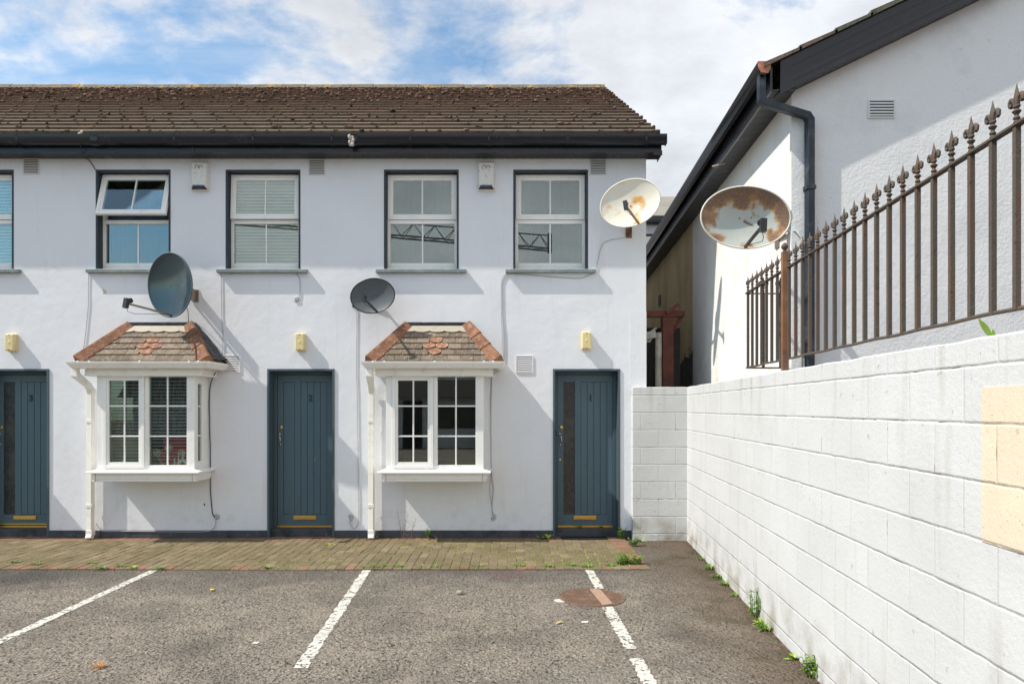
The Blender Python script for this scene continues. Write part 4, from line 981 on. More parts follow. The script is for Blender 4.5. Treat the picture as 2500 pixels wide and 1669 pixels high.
# small blob of filler where cables enter
def filler(u,v,mat,label,name='cable_box'):
    m=MB(); cx,cz=fx(u),fz(v)
    for q in range(9): m.ball((cx+random.uniform(-.02,.02),FY-.006,cz+random.uniform(-.025,.025)),.018,.012,.02,7,4)
    tag(m.build(name,mat,smooth=True),label,'cable entry')
m_fill=MAT('filler',(.45,.45,.45),.9,bumps=[(60,.008,3)])
filler(858,1262,m_fill,'grey cable entry lump left of the right downpipe'); filler(1205,1262,m_fill,'grey cable entry lump under the right bay'); filler(724,731,m_fill,'small grey cable entry under the blind window'); filler(530,1260,m_fill,'cable entry lump right of the left bay')

# ------------------------------------------------------------------ satellite dishes
def dish(c,w,h,yaw,pitch,roll,mat,label,lnb,arm_from,mount,brackmat,depth=.07,rim=None,lnbsize=1.0,cab=True,heavy=False):
    """yaw: degrees the face turns left of straight at the camera; local -Y is the face normal"""
    e=empty('satellite_dish',c,label,'satellite dish','satellite dishes')
    M=Matrix.Translation(c)@Matrix.Rotation(R(-yaw),4,'Z')@Matrix.Rotation(R(pitch),4,'X')@Matrix.Rotation(R(roll),4,'Y')
    d=MB(); NR,NA=14,48; vs=[];fs=[]
    for side,off in ((0,0),(1,.006)):
        for i in range(NR+1):
            r=i/NR
            for j in range(NA):
                a=2*math.pi*j/NA; vs.append(Vector((w/2*r*math.cos(a),-depth*r*r+depth*.6+off,h/2*r*math.sin(a))))
    S=(NR+1)*NA
    for s in (0,1):
        for i in range(NR):
            for j in range(NA): fs.append((s*S+i*NA+j,s*S+i*NA+(j+1)%NA,s*S+(i+1)*NA+(j+1)%NA,s*S+(i+1)*NA+j))
    d.add(vs,fs)
    def put(mb,name,mat_,**k):
        o=mb.build(name,mat_,None,**k); o.parent=e; o.matrix_parent_inverse=Matrix.Translation(c).inverted(); o.matrix_world=M; WM[o.name]=M
        o.matrix_basis=M; return o
    ro=put(d,'reflector',mat,smooth=True)
    rm=MB(); rm.tube([Vector((w/2*math.cos(2*math.pi*j/NA),-depth*.4-.002+.006,h/2*math.sin(2*math.pi*j/NA))) for j in range(NA+1)],.0065 if rim is None else rim[0],6,cap=False); put(rm,'rim',rim[1] if rim else mat,smooth=True)
    bolts=MB()
    for bx_,bz in ((-.05*w,.0),(.08*w,.01),(.04*w,-.28*h)): bolts.ball((bx_,depth*.55,bz),.006,.006,.006)
    put(bolts,'bolts',m_lnb)
    # arm and LNB in local coords
    a0=Vector(arm_from); l=Vector(lnb)
    ar=MB(); ar.tube([a0,a0+(l-a0)*.5+Vector((0,0,-.01)),l+Vector((0,.02,-.03))],.011,square=True); put(ar,'feed_arm',m_arm if mat in (m_dishA,m_dishC) else m_lnb)
    k=MB(); s=lnbsize
    dr=(Vector((0,0,-.02*h))-l).normalized()
    k.tube([l-dr*.03*s,l+dr*.03*s],[.024*s,.026*s],14); k.tube([l+dr*.03*s,l+dr*.045*s],[.030*s,.029*s],14)
    k.xf=Matrix.Translation(l)@Matrix.Rotation(R(-12),4,'X'); k.box(-.026*s,.026*s,-.045*s,.0,-.085*s,.03*s); put(k,'receiver_head',m_lnb,auto=40)
    if cab:
        k=MB(); k.tube([l+Vector((0,-.02,-.07*s)),l+Vector((.012,-.02,-.12*s)),l+Vector((.03,.06,-.14*s)),a0+Vector((.01,-.03,.01)),a0],.003,6); put(k,'feed_cable',m_lnb,smooth=True)
    # mount (world coords) from behind the dish to the wall point
    back=M@Vector((0,depth*.75,-.02)); wp=Vector(mount)
    b=MB(); 
    mid=Vector((back.x,wp.y-.04,wp.z)) if abs(wp.y-FY)<.05 else Vector((wp.x-.04,back.y,wp.z))
    b.tube([back,Vector((back.x*.5+mid.x*.5,back.y*.5+mid.y*.5,wp.z)),mid,wp],.018,10)
    if heavy: b.box(wp.x-.012,wp.x+.012,wp.y-.22,wp.y-.01,wp.z-.075,wp.z+.075)
    b.build('wall_arm',brackmat,e)
    b=MB()
    if abs(wp.y-FY)<.05: b.box(wp.x-.04,wp.x+.04,wp.y-.012,wp.y-.0005,wp.z-.08,wp.z+.08)
    else: b.box(wp.x-.012,wp.x+.002,wp.y-.05,wp.y+.05,wp.z-.08,wp.z+.08)
    b.build('wall_plate',brackmat,e,bevel=.003)
    b=MB(); b.xf=Matrix.Translation(back)@Matrix.Rotation(R(-yaw),4,'Z'); b.box(-.05,.05,.025,.06,-.06,.06); b.build('clamp',brackmat,e,bevel=.004)
    return e
cA=(fx(418,8.80),8.80,fz(696,8.80))
dish(cA,.72,.785,22,4,3,m_dishA,'slate blue solid satellite dish above the left bay window',(-.02,-.60,-.24),(0,-.02,-.37),(fx(478,9.2),9.2,fz(722,9.2)),m_arm,depth=.06,heavy=True,rim=(.010,m_dark))
cB=(fx(910.5,8.93),8.93,fz(722.5,8.93))
dish(cB,.565,.43,5,3,-7,m_dishB,'small perforated grey satellite dish above the right bay roof',(-.02,-.34,-.05),(.03,-.02,-.205),(fx(868,9.2),9.2,fz(735,9.2)),m_lnb,depth=.05,rim=(.008,m_lnb),lnbsize=.8)
cC=(fx(1538.5,8.80),8.80,fz(496.4,8.80))
dish(cC,.745,.565,20,5,-10,m_dishC,'cream satellite dish with orange rust patches at the terrace corner',(.0,-.36,-.075),(.06,-.02,-.275),(fx(1535,9.2),9.2,fz(566,9.2)),m_rust,depth=.06,rim=(.009,m_white_metal),lnbsize=.95)
cD=(fx(1818.6,6.40),6.40,fz(531.8,6.40))
dish(cD,.79,.545,4,5,4,m_dishD,'large pale satellite dish with rusted rim on the gable cottage side wall',(.075,-.33,-.10),(.02,-.02,-.262),(2.184+.049*6.72-.002,6.72,fz(585,6.72)),m_arm,depth=.06,rim=(.008,m_white_metal),lnbsize=1.0)

# ------------------------------------------------------------------ boundary wall (local frame: x runs from the corner towards the camera)
th=math.atan(124/F); cW=1.585; CY=9.08
corner=Vector((cW+math.tan(th)*CY,CY,0)); phi=math.atan2(-math.cos(th),-math.sin(th))
MW=Matrix.Translation(corner)@Matrix.Rotation(phi,4,'Z')
WA=empty('boundary_wall',corner,'white painted concrete block wall running from the terrace corner to the right edge','wall')
def lput(mb,name,mat,parent,**k):
    o=mb.build(name,mat,None,**k); o.parent=parent; o.matrix_parent_inverse=WM[parent.name].inverted(); o.matrix_basis=MW; WM[o.name]=MW; return o
lw=MB(); Lw=13.0; n=90
vs=[];fs=[]
for i in range(n+1):
    x=Lw*i/n; dz=.006*mnoise.noise(Vector((x*3,0,0)))+.006*mnoise.noise(Vector((x*11,5,0)))
    vs+=[(x,0,0),(x,.002,1.952+dz),(x,.010,1.960+dz),(x,.215,1.960+dz),(x,.215,0)]
for i in range(n):
    for j in range(4): fs.append((i*5+j,(i+1)*5+j,(i+1)*5+j+1,i*5+j+1))
lw.add(vs,fs+[(0,1,2,3,4),tuple(n*5+k for k in range(5))])
lput(lw,'long_wall',m_blk_long,WA)
pa=MB(); s0=(CY-2.687)/math.cos(th); pa.box(s0,s0+1.6,-.0025,.001,1.188,1.768); lput(pa,'cream_paint_patch',m_blk_patch,WA)
rw=MB(); RX0=1.545; RX1=corner.x+.03; n=10; vs=[];fs=[]
for i in range(n+1):
    x=RX0+(RX1-RX0)*i/n; dz=.004*mnoise.noise(Vector((x*9,2,0)))
    vs+=[(x,CY,0),(x,CY+.001,1.953+dz),(x,CY+.008,1.960+dz),(x,CY+.215,1.960+dz),(x,CY+.215,0)]
for i in range(n):
    for j in range(4): fs.append((i*5+j,(i+1)*5+j,(i+1)*5+j+1,i*5+j+1))
rw.add(vs,fs+[(0,1,2,3,4),tuple(n*5+k for k in range(5))])
rw.build('return_wall',m_blk_ret,WA)

# ------------------------------------------------------------------ spearhead railing on the wall
RA=empty('railing',MW@Vector((5,.1,1.96)),'rusty iron spear-topped railing standing on the white block wall','railing')
fyo=.1
YF=lambda Y:(CY-Y)/math.cos(th)   # along-wall coordinate (fence is parallel)
pY=[6.477-.1473*i for i in range(0,36)]
tr_=MB(); x0=YF(6.53); x1=YF(1.2)
tr_.box(x0,x1,fyo-.016,fyo+.016,2.735,2.745); lput(tr_,'top_rail',m_iron,RA,bevel=.001)
br_=MB(); N=60; br_.tube([(x0+(x1-x0)*i/N,fyo+.003*math.sin(i*.6),2.060+.002*math.sin(i*1.1)) for i in range(N+1)],.0085,8); lput(br_,'bottom_rail',m_iron,RA,smooth=True)
def picket_mesh():
    m=MB(); m.box(-.0105,.0105,-.0105,.0105,2.055,2.737); return m
def spear_mesh():
    m=MB(); z=2.745
    m.lathe([(.009,0),(.012,.006),(.008,.012),(.013,.020),(.010,.026),(.0065,.032),(.012,.040),(.016,.045),(.012,.050),(.007,.056)],10,(0,0,z))
    m.lathe([(.007,.055),(.012,.072),(.0165,.090),(.012,.110),(.006,.130),(.0008,.150)],8,(0,0,z),1,.6)
    for s in (-1,1):
        pts=[(s*.002,0,z+.054),(s*.009,0,z+.074),(s*.020,0,z+.094),(s*.032,0,z+.100),(s*.041,0,z+.092),(s*.040,0,z+.078),(s*.032,0,z+.073)]
        m.tube(pts,[.006,.007,.0085,.009,.009,.0085,.007],7)
    m.lathe([(.015,.060),(.017,.064),(.015,.068)],10,(0,0,z),1,.7)
    return m
p0=None; rr=random.Random(5)
for i,Y in enumerate(pY):
    xx=YF(Y)
    if p0 is None:
        p0=lput(picket_mesh(),'picket',m_iron,RA,bevel=.0015); s0_=spear_mesh().build('spearhead',m_iron,None,auto=45); s0_.parent=p0
        p,s=p0,s0_
    else:
        p=p0.copy(); COL.objects.link(p); s=s0_.copy(); COL.objects.link(s); s.parent=p
    L=MW@Matrix.Translation((xx,fyo,0))@Matrix.Rotation(rr.uniform(-.05,.05),4,'Z'); p.matrix_basis=L
# return panel at the far end
xr0=MW@Vector((x0,fyo,0))
t=MB(); t.box(xr0.x,2.50,xr0.y-.015,xr0.y+.015,2.735,2.744); t.box(xr0.x,2.50,xr0.y-.008,xr0.y+.008,2.052,2.066); t.build('return_rails',m_iron,RA)
for X in (2.306,2.462):
    p=p0.copy(); COL.objects.link(p); s=s0_.copy(); COL.objects.link(s); s.parent=p; p.matrix_basis=Matrix.Translation((X,xr0.y,0))
t=MB(); xx=YF(5.33); t.box(xx-.022,xx+.022,fyo-.045,fyo-.003,1.955,2.86); po=lput(t,'post',m_rustpost,RA,bevel=.002)
t=MB(); t.lathe([(.02,2.86),(.010,2.868),(.013,2.876),(.024,2.888),(.026,2.900),(.018,2.915),(.004,2.928)],12,(xx,fyo-.024,0)); lput(t,'post_finial',m_iron,po,smooth=True)
t=MB(); t.tube([(xx+.05+.02*math.cos(a*.7),fyo,1.975+.012*math.sin(a*.7)) for a in range(10)]+[(xx+.12,fyo,1.97)],.002,5); lput(t,'tie_wire',m_lnb,RA)

# ------------------------------------------------------------------ gable cottage on the right
C=empty('gable_cottage',(2.5,6.35,0),'white roughcast cottage with black bargeboard behind the railing','house')
GY=6.35; GX=2.495; k2=.049
sxw=lambda y: GX+(y-GY)*k2
pit=.478; RX=GX+4.2; ZW=4.50
g=MB(); g.add([(GX,GY,0),(GX+8.4,GY,0),(GX+8.4,GY,ZW+.05),(RX,GY,ZW+.05+pit*4.2),(GX,GY,ZW+.05)],[(0,1,2,3,4)]); g.build('gable_wall',m_rough,C)
g=MB(); g.quad((sxw(GY),GY,0),(sxw(10.64),10.64,0),(sxw(10.64),10.64,ZW+.03),(sxw(GY),GY,ZW+.03)); g.build('side_wall',m_smoothwhite,C)
g=MB(); y1=20.0; g.quad((sxw(10.64)+.002,10.64,0),(sxw(y1),y1,0),(sxw(y1),y1,ZW+.03),(sxw(10.64)+.002,10.64,ZW+.03)); g.quad((sxw(y1),y1,0),(sxw(y1)+8,y1,0),(sxw(y1)+8,y1,6),(sxw(y1),y1,6)); g.build('old_side_wall',m_yellow,C)
g=MB(); # exposed block at the foot where render has fallen
pts=[(10.66,0),(10.66,2.55),(10.9,2.45),(11.2,2.50),(11.7,2.36),(12.3,2.30),(13,2.1),(13.0,0)]
g.prism([(sxw(y)-.012,y,z) for y,z in pts],(.014,0,0)); g.build('exposed_blockwork',m_block_dark,C)
g=MB(); yv=13.6; g.box(sxw(yv)-.01,sxw(yv)+.01,yv,yv+.22,3.66,3.86)
g.build('dark_grille',m_corr,C)
# roof
ov=.30; bo2=.145
zE=ZW+.178  # top of tiles at eaves
def roofz(x,x_e,z_e): return z_e+(x-x_e)*pit
g=MB(); xe=lambda y: sxw(y)-ov
y0,y1=GY-bo2-.01,20.2; xr=RX
g.add([(xe(y0),y0,zE-.03),(xr,y0,zE-.03+(xr-xe(y0))*pit),(xr+.05,y1,zE-.03+(xr-xe(y0))*pit),(xe(y1),y1,zE-.03),
       (xe(y0),y0,zE),(xr,y0,zE+(xr-xe(y0))*pit),(xr+.05,y1,zE+(xr-xe(y0))*pit),(xe(y1),y1,zE)],[(0,3,2,1),(4,5,6,7),(0,1,5,4),(1,2,6,5),(2,3,7,6),(3,0,4,7)])
g.add([(xr,y0,zE+(xr-xe(y0))*pit),(xr+4.6,y0,zE-.1),(xr+4.6,y1,zE-.1),(xr+.05,y1,zE+(xr-xe(y0))*pit)],[(0,1,2,3)])
rf=g.build('roof',m_tile,C); 
g=MB(); rnd=random.Random(8)
xx=xe(y0)
while xx<RX:     # tile noses along the verge
    z_=roofz(xx,xe(y0),zE); q=rnd.uniform(.0,.008)
    g.col=(.16*rnd.uniform(.7,1.2),.13,.10)
    g.add([(xx,y0-.02,z_-.028),(xx+.33,y0-.02,z_-.028+.33*pit),(xx+.33,y0+.2,z_-.028+.33*pit),(xx,y0+.2,z_-.028),(xx,y0-.02,z_+.012+q),(xx+.33,y0-.02,z_+.33*pit-.004+q),(xx+.33,y0+.2,z_+.33*pit-.004+q),(xx,y0+.2,z_+.012+q)],[(0,3,2,1),(4,5,6,7),(0,1,5,4),(1,2,6,5),(2,3,7,6),(3,0,4,7)])
    xx+=.31
g.build('verge_tiles',m_tile,rf)
# bargeboard
g=MB(); ya=GY-bo2; xb0=fx(1905,ya); zt0=fz(150,ya); zb0=fz(216+ (1935.4-1905)*.0,ya)
hb=.295
g.prism([(xb0,ya,fz(232,ya)),(fx(1935,ya),ya,fz(216,ya)),(fx(1935,ya)+4.1,ya,fz(216,ya)+4.1*.487),(fx(1935,ya)+4.1,ya,fz(216,ya)+4.1*.487+hb),(xb0,ya,fz(148,ya))],(0,.022,0)); bb=g.build('bargeboard',m_black,C,bevel=.003)
for dz in (.07,.20):
    g=MB(); g.prism([(fx(1935,ya),ya-.004,fz(216,ya)+dz),(fx(1935,ya)+4.1,ya-.004,fz(216,ya)+4.1*.487+dz),(fx(1935,ya)+4.1,ya-.004,fz(216,ya)+4.1*.487+dz+.006),(fx(1935,ya),ya-.004,fz(216,ya)+dz+.006)],(0,.005,0)); g.build('bargeboard_bead',m_black,bb)
g=MB(); x_=fx(1935,ya)
for i in range(28):
    a=x_+i*.147; za=fz(216,ya)+(a-x_)*.487
    g.add([(a+.003,ya+.02,za+.01),(a+.144,ya+.02,za+.01+.141*.487),(a+.144,GY+.0,za+.01+.141*.487),(a+.003,GY+.0,za+.01),(a+.003,ya+.02,za+.02),(a+.144,ya+.02,za+.02+.141*.487),(a+.144,GY,za+.02+.141*.487),(a+.003,GY,za+.02)],[(0,3,2,1),(4,5,6,7),(0,1,5,4),(1,2,6,5),(2,3,7,6),(3,0,4,7)])
g.build('verge_soffit',m_soffit,C)
# eaves along the side
g=MB(); y=GY-bo2+.01
while y<20:
    a,b_=y+.003,y+.147
    g.add([(sxw(a)-.215,a,4.462),(sxw(a),a,4.480),(sxw(b_),b_,4.480),(sxw(b_)-.215,b_,4.462),(sxw(a)-.215,a,4.472),(sxw(a),a,4.490),(sxw(b_),b_,4.490),(sxw(b_)-.215,b_,4.472)],[(0,3,2,1),(4,5,6,7),(0,1,5,4),(1,2,6,5),(2,3,7,6),(3,0,4,7)])
    y+=.15
g.build('eaves_soffit',m_soffit,C)
g=MB(); ya0=GY-bo2; 
g.add([(sxw(ya0)-.235,ya0,4.45),(sxw(ya0)-.215,ya0,4.45),(sxw(20)-.215,20,4.45),(sxw(20)-.235,20,4.45),(sxw(ya0)-.235,ya0,4.66),(sxw(ya0)-.215,ya0,4.66),(sxw(20)-.215,20,4.66),(sxw(20)-.235,20,4.66)],[(0,3,2,1),(4,5,6,7),(0,1,5,4),(1,2,6,5),(2,3,7,6),(3,0,4,7)])
g.build('eaves_fascia',m_black,C)
g=MB(); g.box(xb0+.0,fx(1935,ya)+.01,ya+.003,GY,4.455,4.475); g.build('box_end',m_soffit,C)
gy0=ya0-.01
g=MB(); g.sweep([(sxw(20)-.235,20),(sxw(gy0)-.235,gy0)],[( a*.95,4.70+b_*.95) for a,b_ in gprof])
gg=g.build('gutter',m_black,C,auto=35)
g=MB(); xx=sxw(gy0)-.235; g.prism([(xx+.0,gy0-.006,4.708),(xx-.112,gy0-.006,4.708),(xx-.104,gy0-.006,4.65),(xx-.08,gy0-.006,4.61),(xx-.02,gy0-.006,4.605),(xx,gy0-.006,4.65)],(0,.010,0)); g.build('stop_end',m_gutcop,gg)
g=MB(); xq=xx-.055
g.tube([(xq,gy0+.07,4.62),(xq,gy0+.07,4.40),(xq+.03,gy0+.07,4.375),(fx(1983,6.25)-.03,GY-.06,4.275),(fx(1983,6.25),GY-.045,4.24),(fx(1983,6.25),GY-.045,.1)],.031,square=True)
dz=3.96; g.box(fx(1983,6.25)-.043,fx(1983,6.25)+.043,GY-.087,GY-.001,3.62,3.66)
g.build('downpipe',MAT('dark_blue_downpipe',(.009,.018,.030),.45,layers=[((.05,.06,.07),8,.5,.7)]),C,bevel=.004)
vent((fx(2118.8,GY)+fx(2184,GY))/2,(fz(245,GY)+fz(289,GY))/2,.24,.165,m_smoothwhite,5,y=GY,parent=C)
g=MB(); a=Vector((sxw(8.1)-.30,8.1,4.44)); g.tube([a,a+Vector((.13,-.05,.02))],.009,6); tag(g.build('stray_stick',MAT('pale_stick',(.45,.33,.27),.7)),'pale stick caught under the cottage gutter','stick')
# cable by the dish / corner
g=MB(); g.tube([(2.36,6.5,3.25),(2.46,6.40,3.28),(2.53,6.335,3.27),(2.58,6.335,3.21),(2.60,6.335,3.05),(2.585,6.335,2.0)],.008,7); tag(g.build('cable',MAT('white_cable',(.6,.6,.58),.5),smooth=True),'white cable from the big dish round the cottage corner','cable')

# ------------------------------------------------------------------ side passage clutter
S=empty('steel_frame',(2.2,10,0),'red oxide steel post and beam in the side passage','steel frame')
g=MB(); g.box(fx(1618,10),fx(1645,10),10,10.15,0,2.97); g.build('post',m_redsteel,S,bevel=.006)
g=MB(); g.box(fx(1540,10),fx(1672,10),10.0,10.12,2.975,3.06); g.build('beam',m_redsteel,S,bevel=.004)
g=MB(); g.tube([(fx(1628,9.95),9.98,3.02),(fx(1658,9.95),9.98,fz(742,9.95))],.025,square=True); g.build('stub',m_redsteel,S)
g=MB(); g.tube([(fx(1640,10),10.1,2.72),(fx(1668,10),10.1,3.0)],.022,square=True); g.build('brace',m_redsteel,S)
g=MB(); x=1.75
while x<2.05: g.box(x,x+.022,10.3,10.33,0,2.85); g.box(x+.022,x+.04,10.32,10.34,0,2.85); x+=.04
g.box(1.7,2.45,10.36,10.38,0,2.86)
tag(g.build('corrugated_screen',m_corr),'dark corrugated sheet screen in the side passage','screen')
g=MB(); g.tube([(fx(1607.5,9.9),9.9,0),(fx(1607.5,9.9),9.9,fz(812,9.9))],.045,14); g.tube([(fx(1607.5,9.9),9.9,2.70),(fx(1615,9.9),9.9,2.70)],.02,8); tag(g.build('waste_pipe',m_pipe,auto=40),'dirty white waste pipe beside the red steel post','pipe')
FL=empty('floodlight',(1.95,9.75,2.6),'grey floodlight on the passage side wall','floodlight')
g=MB(); g.xf=Matrix.Translation((fx(1588,9.8),9.8,fz(818,9.8)))@Matrix.Rotation(R(-12),4,'Y'); g.box(-.07,.07,-.06,.06,-.05,.05); g.build('housing',m_pipe,FL,bevel=.01)
g=MB(); g.xf=Matrix.Translation((fx(1594,9.8),9.8,fz(806,9.8)))@Matrix.Rotation(R(-35),4,'Y'); g.box(-.05,.05,-.05,.05,-.01,.01); g.build('visor',m_pipe,FL)
g=MB(); g.tube([(fx(1590,9.8),9.8,fz(824,9.8)),(fx(1586,9.8),9.8,fz(832,9.8)),(1.74,9.8,fz(834,9.8))],.02,8); g.build('bracket',m_pipe,FL)

# distant house seen through the gap
D=empty('distant_house',(6,24,0),'slate-roofed white house seen through the gap','house')
g=MB(); y=23.0; ze_=fz(545,y); hx0,hx1=-1.0,8.5
g.box(hx0,hx1,y,y+8,0,ze_+.1); g.build('wall',m_render,D)
g=MB(); rzt=fz(480,y+4); g.prism([(hx0-.3,y-.3,fz(529,y-.3)),(hx0-.3,y+4,rzt),(hx0-.3,y+8.3,fz(529,y-.3))],(hx1-hx0+.6,0,0)); g.build('roof',m_slate,D)
g=MB(); g.box(hx0-.3,hx1+.3,y-.42,y-.2,fz(540,y-.4),fz(526,y-.4)); g.box(hx0-.3,hx1+.3,y-.22,y,fz(546,y-.2),fz(539,y-.2)); g.build('gutter',m_black,D,bevel=.02)
g=MB(); wx0,wx1=fx(1560,y),fx(1625,y); g.box(wx0,wx1,y-.02,y+.02,fz(640,y),fz(571,y)); wf=g.build('window',MAT('brown_frame',(.11,.045,.03),.5),D)
g=MB(); g.box(wx0+.1,wx1-.1,y-.035,y-.022,fz(637,y),fz(578,y)); g.build('pane',m_blindw,wf)

# ------------------------------------------------------------------ manhole cover
mp_=gp(1445,1457.7); Rm=.298
MH=empty('manhole_cover',mp_,'round rusty cast iron manhole cover crossed by a white line','manhole cover')
g=MB(); g.lathe([(Rm,0),(Rm,.006),(Rm-.012,.008),(Rm-.014,.004)],56,mp_); g.build('frame_ring',m_ironcov,MH,auto=30)
g=MB(); g.lathe([(Rm-.016,.0),(Rm-.016,.0055)],56,mp_); 
st=.020
n=int(Rm/st)+1
for i in range(-n,n+1):
    for j in range(-n,n+1):
        x,y=i*st,j*st
        if x*x+y*y>(Rm-.028)**2 or (abs(x)<.09 and abs(y)<.07): continue
        g.box(mp_.x+x-.0058,mp_.x+x+.0058,mp_.y+y-.0058,mp_.y+y+.0058,.005,.0085)
for (x,y,w_,h_) in ((-.06,.035,.075,.016),(.02,.04,.06,.012),(-.02,-.005,.11,.014),(.0,-.035,.10,.016),(-.07,.0,.012,.06),(.075,-.01,.012,.06)): g.box(mp_.x+x-w_/2,mp_.x+x+w_/2,mp_.y+y-h_/2,mp_.y+y+h_/2,.005,.0088)
g.build('cover_plate',m_ironcov,MH)
g=MB(); pts=[]
for yy in [(-.27+.54*i/20) for i in range(21)]:
    x=.075+.0*yy+.01; pts.append((mp_.x+x-.052+(-.03 if 0 else 0)+(-.12*yy*0),mp_.y+yy)); 
vs=[]
for i,(x,y) in enumerate(pts):
    q=y-mp_.y; lim=math.sqrt(max(0,(Rm-.02)**2-q*q)); sx_=-.10*q
    vs+=[(x+sx_,y,.0092),(min(x+.10+sx_,mp_.x+lim),y,.0092)]
g.add(vs,[(2*i,2*i+1,2*i+3,2*i+2) for i in range(len(pts)-1)]); 
m_stripe=MAT('faded_stripe',(.36,.25,.18),.8,layers=[((.32,.18,.12),40,.45,.6)],bumps=[(50,.003,2)])
g.build('painted_stripe',m_stripe,MH)
g=MB(); c0=mp_+Vector((-.29,-.09,.0)); g.ball(c0,.06,.05,.006,10,4); g.ball(c0+Vector((.02,-.04,0)),.06,.03,.006,10,4); tag(g.build('mortar_patch',MAT('mortar',(.5,.47,.42),.9,bumps=[(50,.005,3)]),smooth=True),'pale mortar smear at the left of the manhole','mortar')

# ------------------------------------------------------------------ door mat, litter
dm=empty('doormat',(.93,9.1,.02),'black ribbed rubber doormat at door 1','doormat')
g=MB(); g.box(.63,1.23,9.02,9.24,.012,.024); g.build('base',m_mat,dm,bevel=.003)
g=MB()
for i in range(22): g.box(.64+i*.0265,.652+i*.0265,9.03,9.235,.0245,.030)
g.build('ribs',m_mat,dm)
def litter(u,v,label,kind,s=1):
    p=gp(u,v); m=MB()
    if kind=='leaf':
        for q in range(6):
            a=q*1.05+random.random(); m.add([p+Vector((0,0,.004)),p+Vector((.05*s*math.cos(a-.3),.05*s*math.sin(a-.3),.02*s)),p+Vector((.07*s*math.cos(a),.07*s*math.sin(a),.035*s)),p+Vector((.05*s*math.cos(a+.3),.05*s*math.sin(a+.3),.018*s))],[(0,1,2,3)])
        m.tube([p+Vector((-.08*s,-.02,.004)),p+Vector((.06*s,-.045*s,.004))],.003,5)
        return tag(m.build('dry_leaf',MAT('dry_leaf',(.42,.17,.04),.7)),label,'leaf')
    if kind=='curl':
        m.add([p+Vector((-.04*s,-.02*s,.003)),p+Vector((.0,.0,.012)),p+Vector((.04*s,.03*s,.006)),p+Vector((.0,.03*s,.02*s)),p+Vector((-.03*s,.01,.015*s))],[(0,1,3,4),(1,2,3)])
        return tag(m.build('dry_leaf',MAT('straw_leaf',(.42,.32,.16),.7)),label,'leaf')
    if kind=='stone':
        m.ball(p+Vector((0,0,.012*s)),.026*s,.02*s,.018*s,8,5); return tag(m.build('stone',m_gravelstone,auto=50),label,'stone')
    if kind=='flower':
        for q in range(9):
            a=q*.7; m.ball(p+Vector((.012*math.cos(a),.012*math.sin(a),.014)),.010,.010,.006,6,4)
        return tag(m.build('dandelion',MAT('yellow_petals',(.75,.55,.02),.6),smooth=True),label,'flower')
    if kind=='twig':
        m.tube([p+Vector((-.13*s,.01,.006)),p+Vector((0,.0,.010)),p+Vector((.12*s,-.02,.005))],.0028,5); return tag(m.build('twig',MAT('twig',(.36,.24,.17),.8)),label,'twig')
    if kind=='paper':
        m.add([p+Vector((-.03*s,-.01,.004)),p+Vector((.03*s,-.012,.005)),p+Vector((.035*s,.015,.009)),p+Vector((-.02*s,.02,.006))],[(0,1,2,3)]); return tag(m.build('paper_scrap',MAT('pale_scrap',(.6,.6,.58),.7)),label,'scrap')
litter(243,1627.6,'curled orange-brown leaf on the tarmac at lower left','leaf',.75)
litter(518.5,1441.6,'yellow dandelion head on the left bay tarmac','flower')
litter(1123,1450,'beige stone in the middle parking bay','stone',1.3)
litter(1368,1522,'straw-coloured curled leaf below the manhole','curl',1)
litter(1427,1519,'small white scrap below the manhole','paper',.9)
litter(1005,1494,'thin white scrap in the middle parking bay','twig',.8)
litter(761,1426,'thin dry twig left of the middle line','twig',.9)
litter(623,1570,'small white scrap on the left bay tarmac','paper',.7)
litter(838,1448,'tiny orange leaf beside the middle line','curl',.5)
litter(1672,1309,'pale broken stone in the corner of the block wall','stone',2.6); litter(1655,1313,'flat pale stone in the wall corner','stone',1.6)
# loose chips: countless
g=MB(); rc=random.Random(21)
for i in range(1500):
    y=rc.uniform(3.6,7.4); x=rc.uniform(-.75*y,.42*y+.9)
    if x>cW+math.tan(th)*y-.02: continue
    r=rc.uniform(.002,.0055)*(1.6 if rc.random()<.05 else 1)
    k_=rc.choice([.05,.12,.2,.28]); g.col=(k_*1.05,k_,k_*.92)
    g.ball((x,y,r*.4),r*rc.uniform(.8,1.5),r,r*.7,5,3)
tag(g.build('loose_grit',MAT('grit',(1,1,1),.9,tint=True)),'loose grit scattered over the tarmac','grit',kind='stuff')

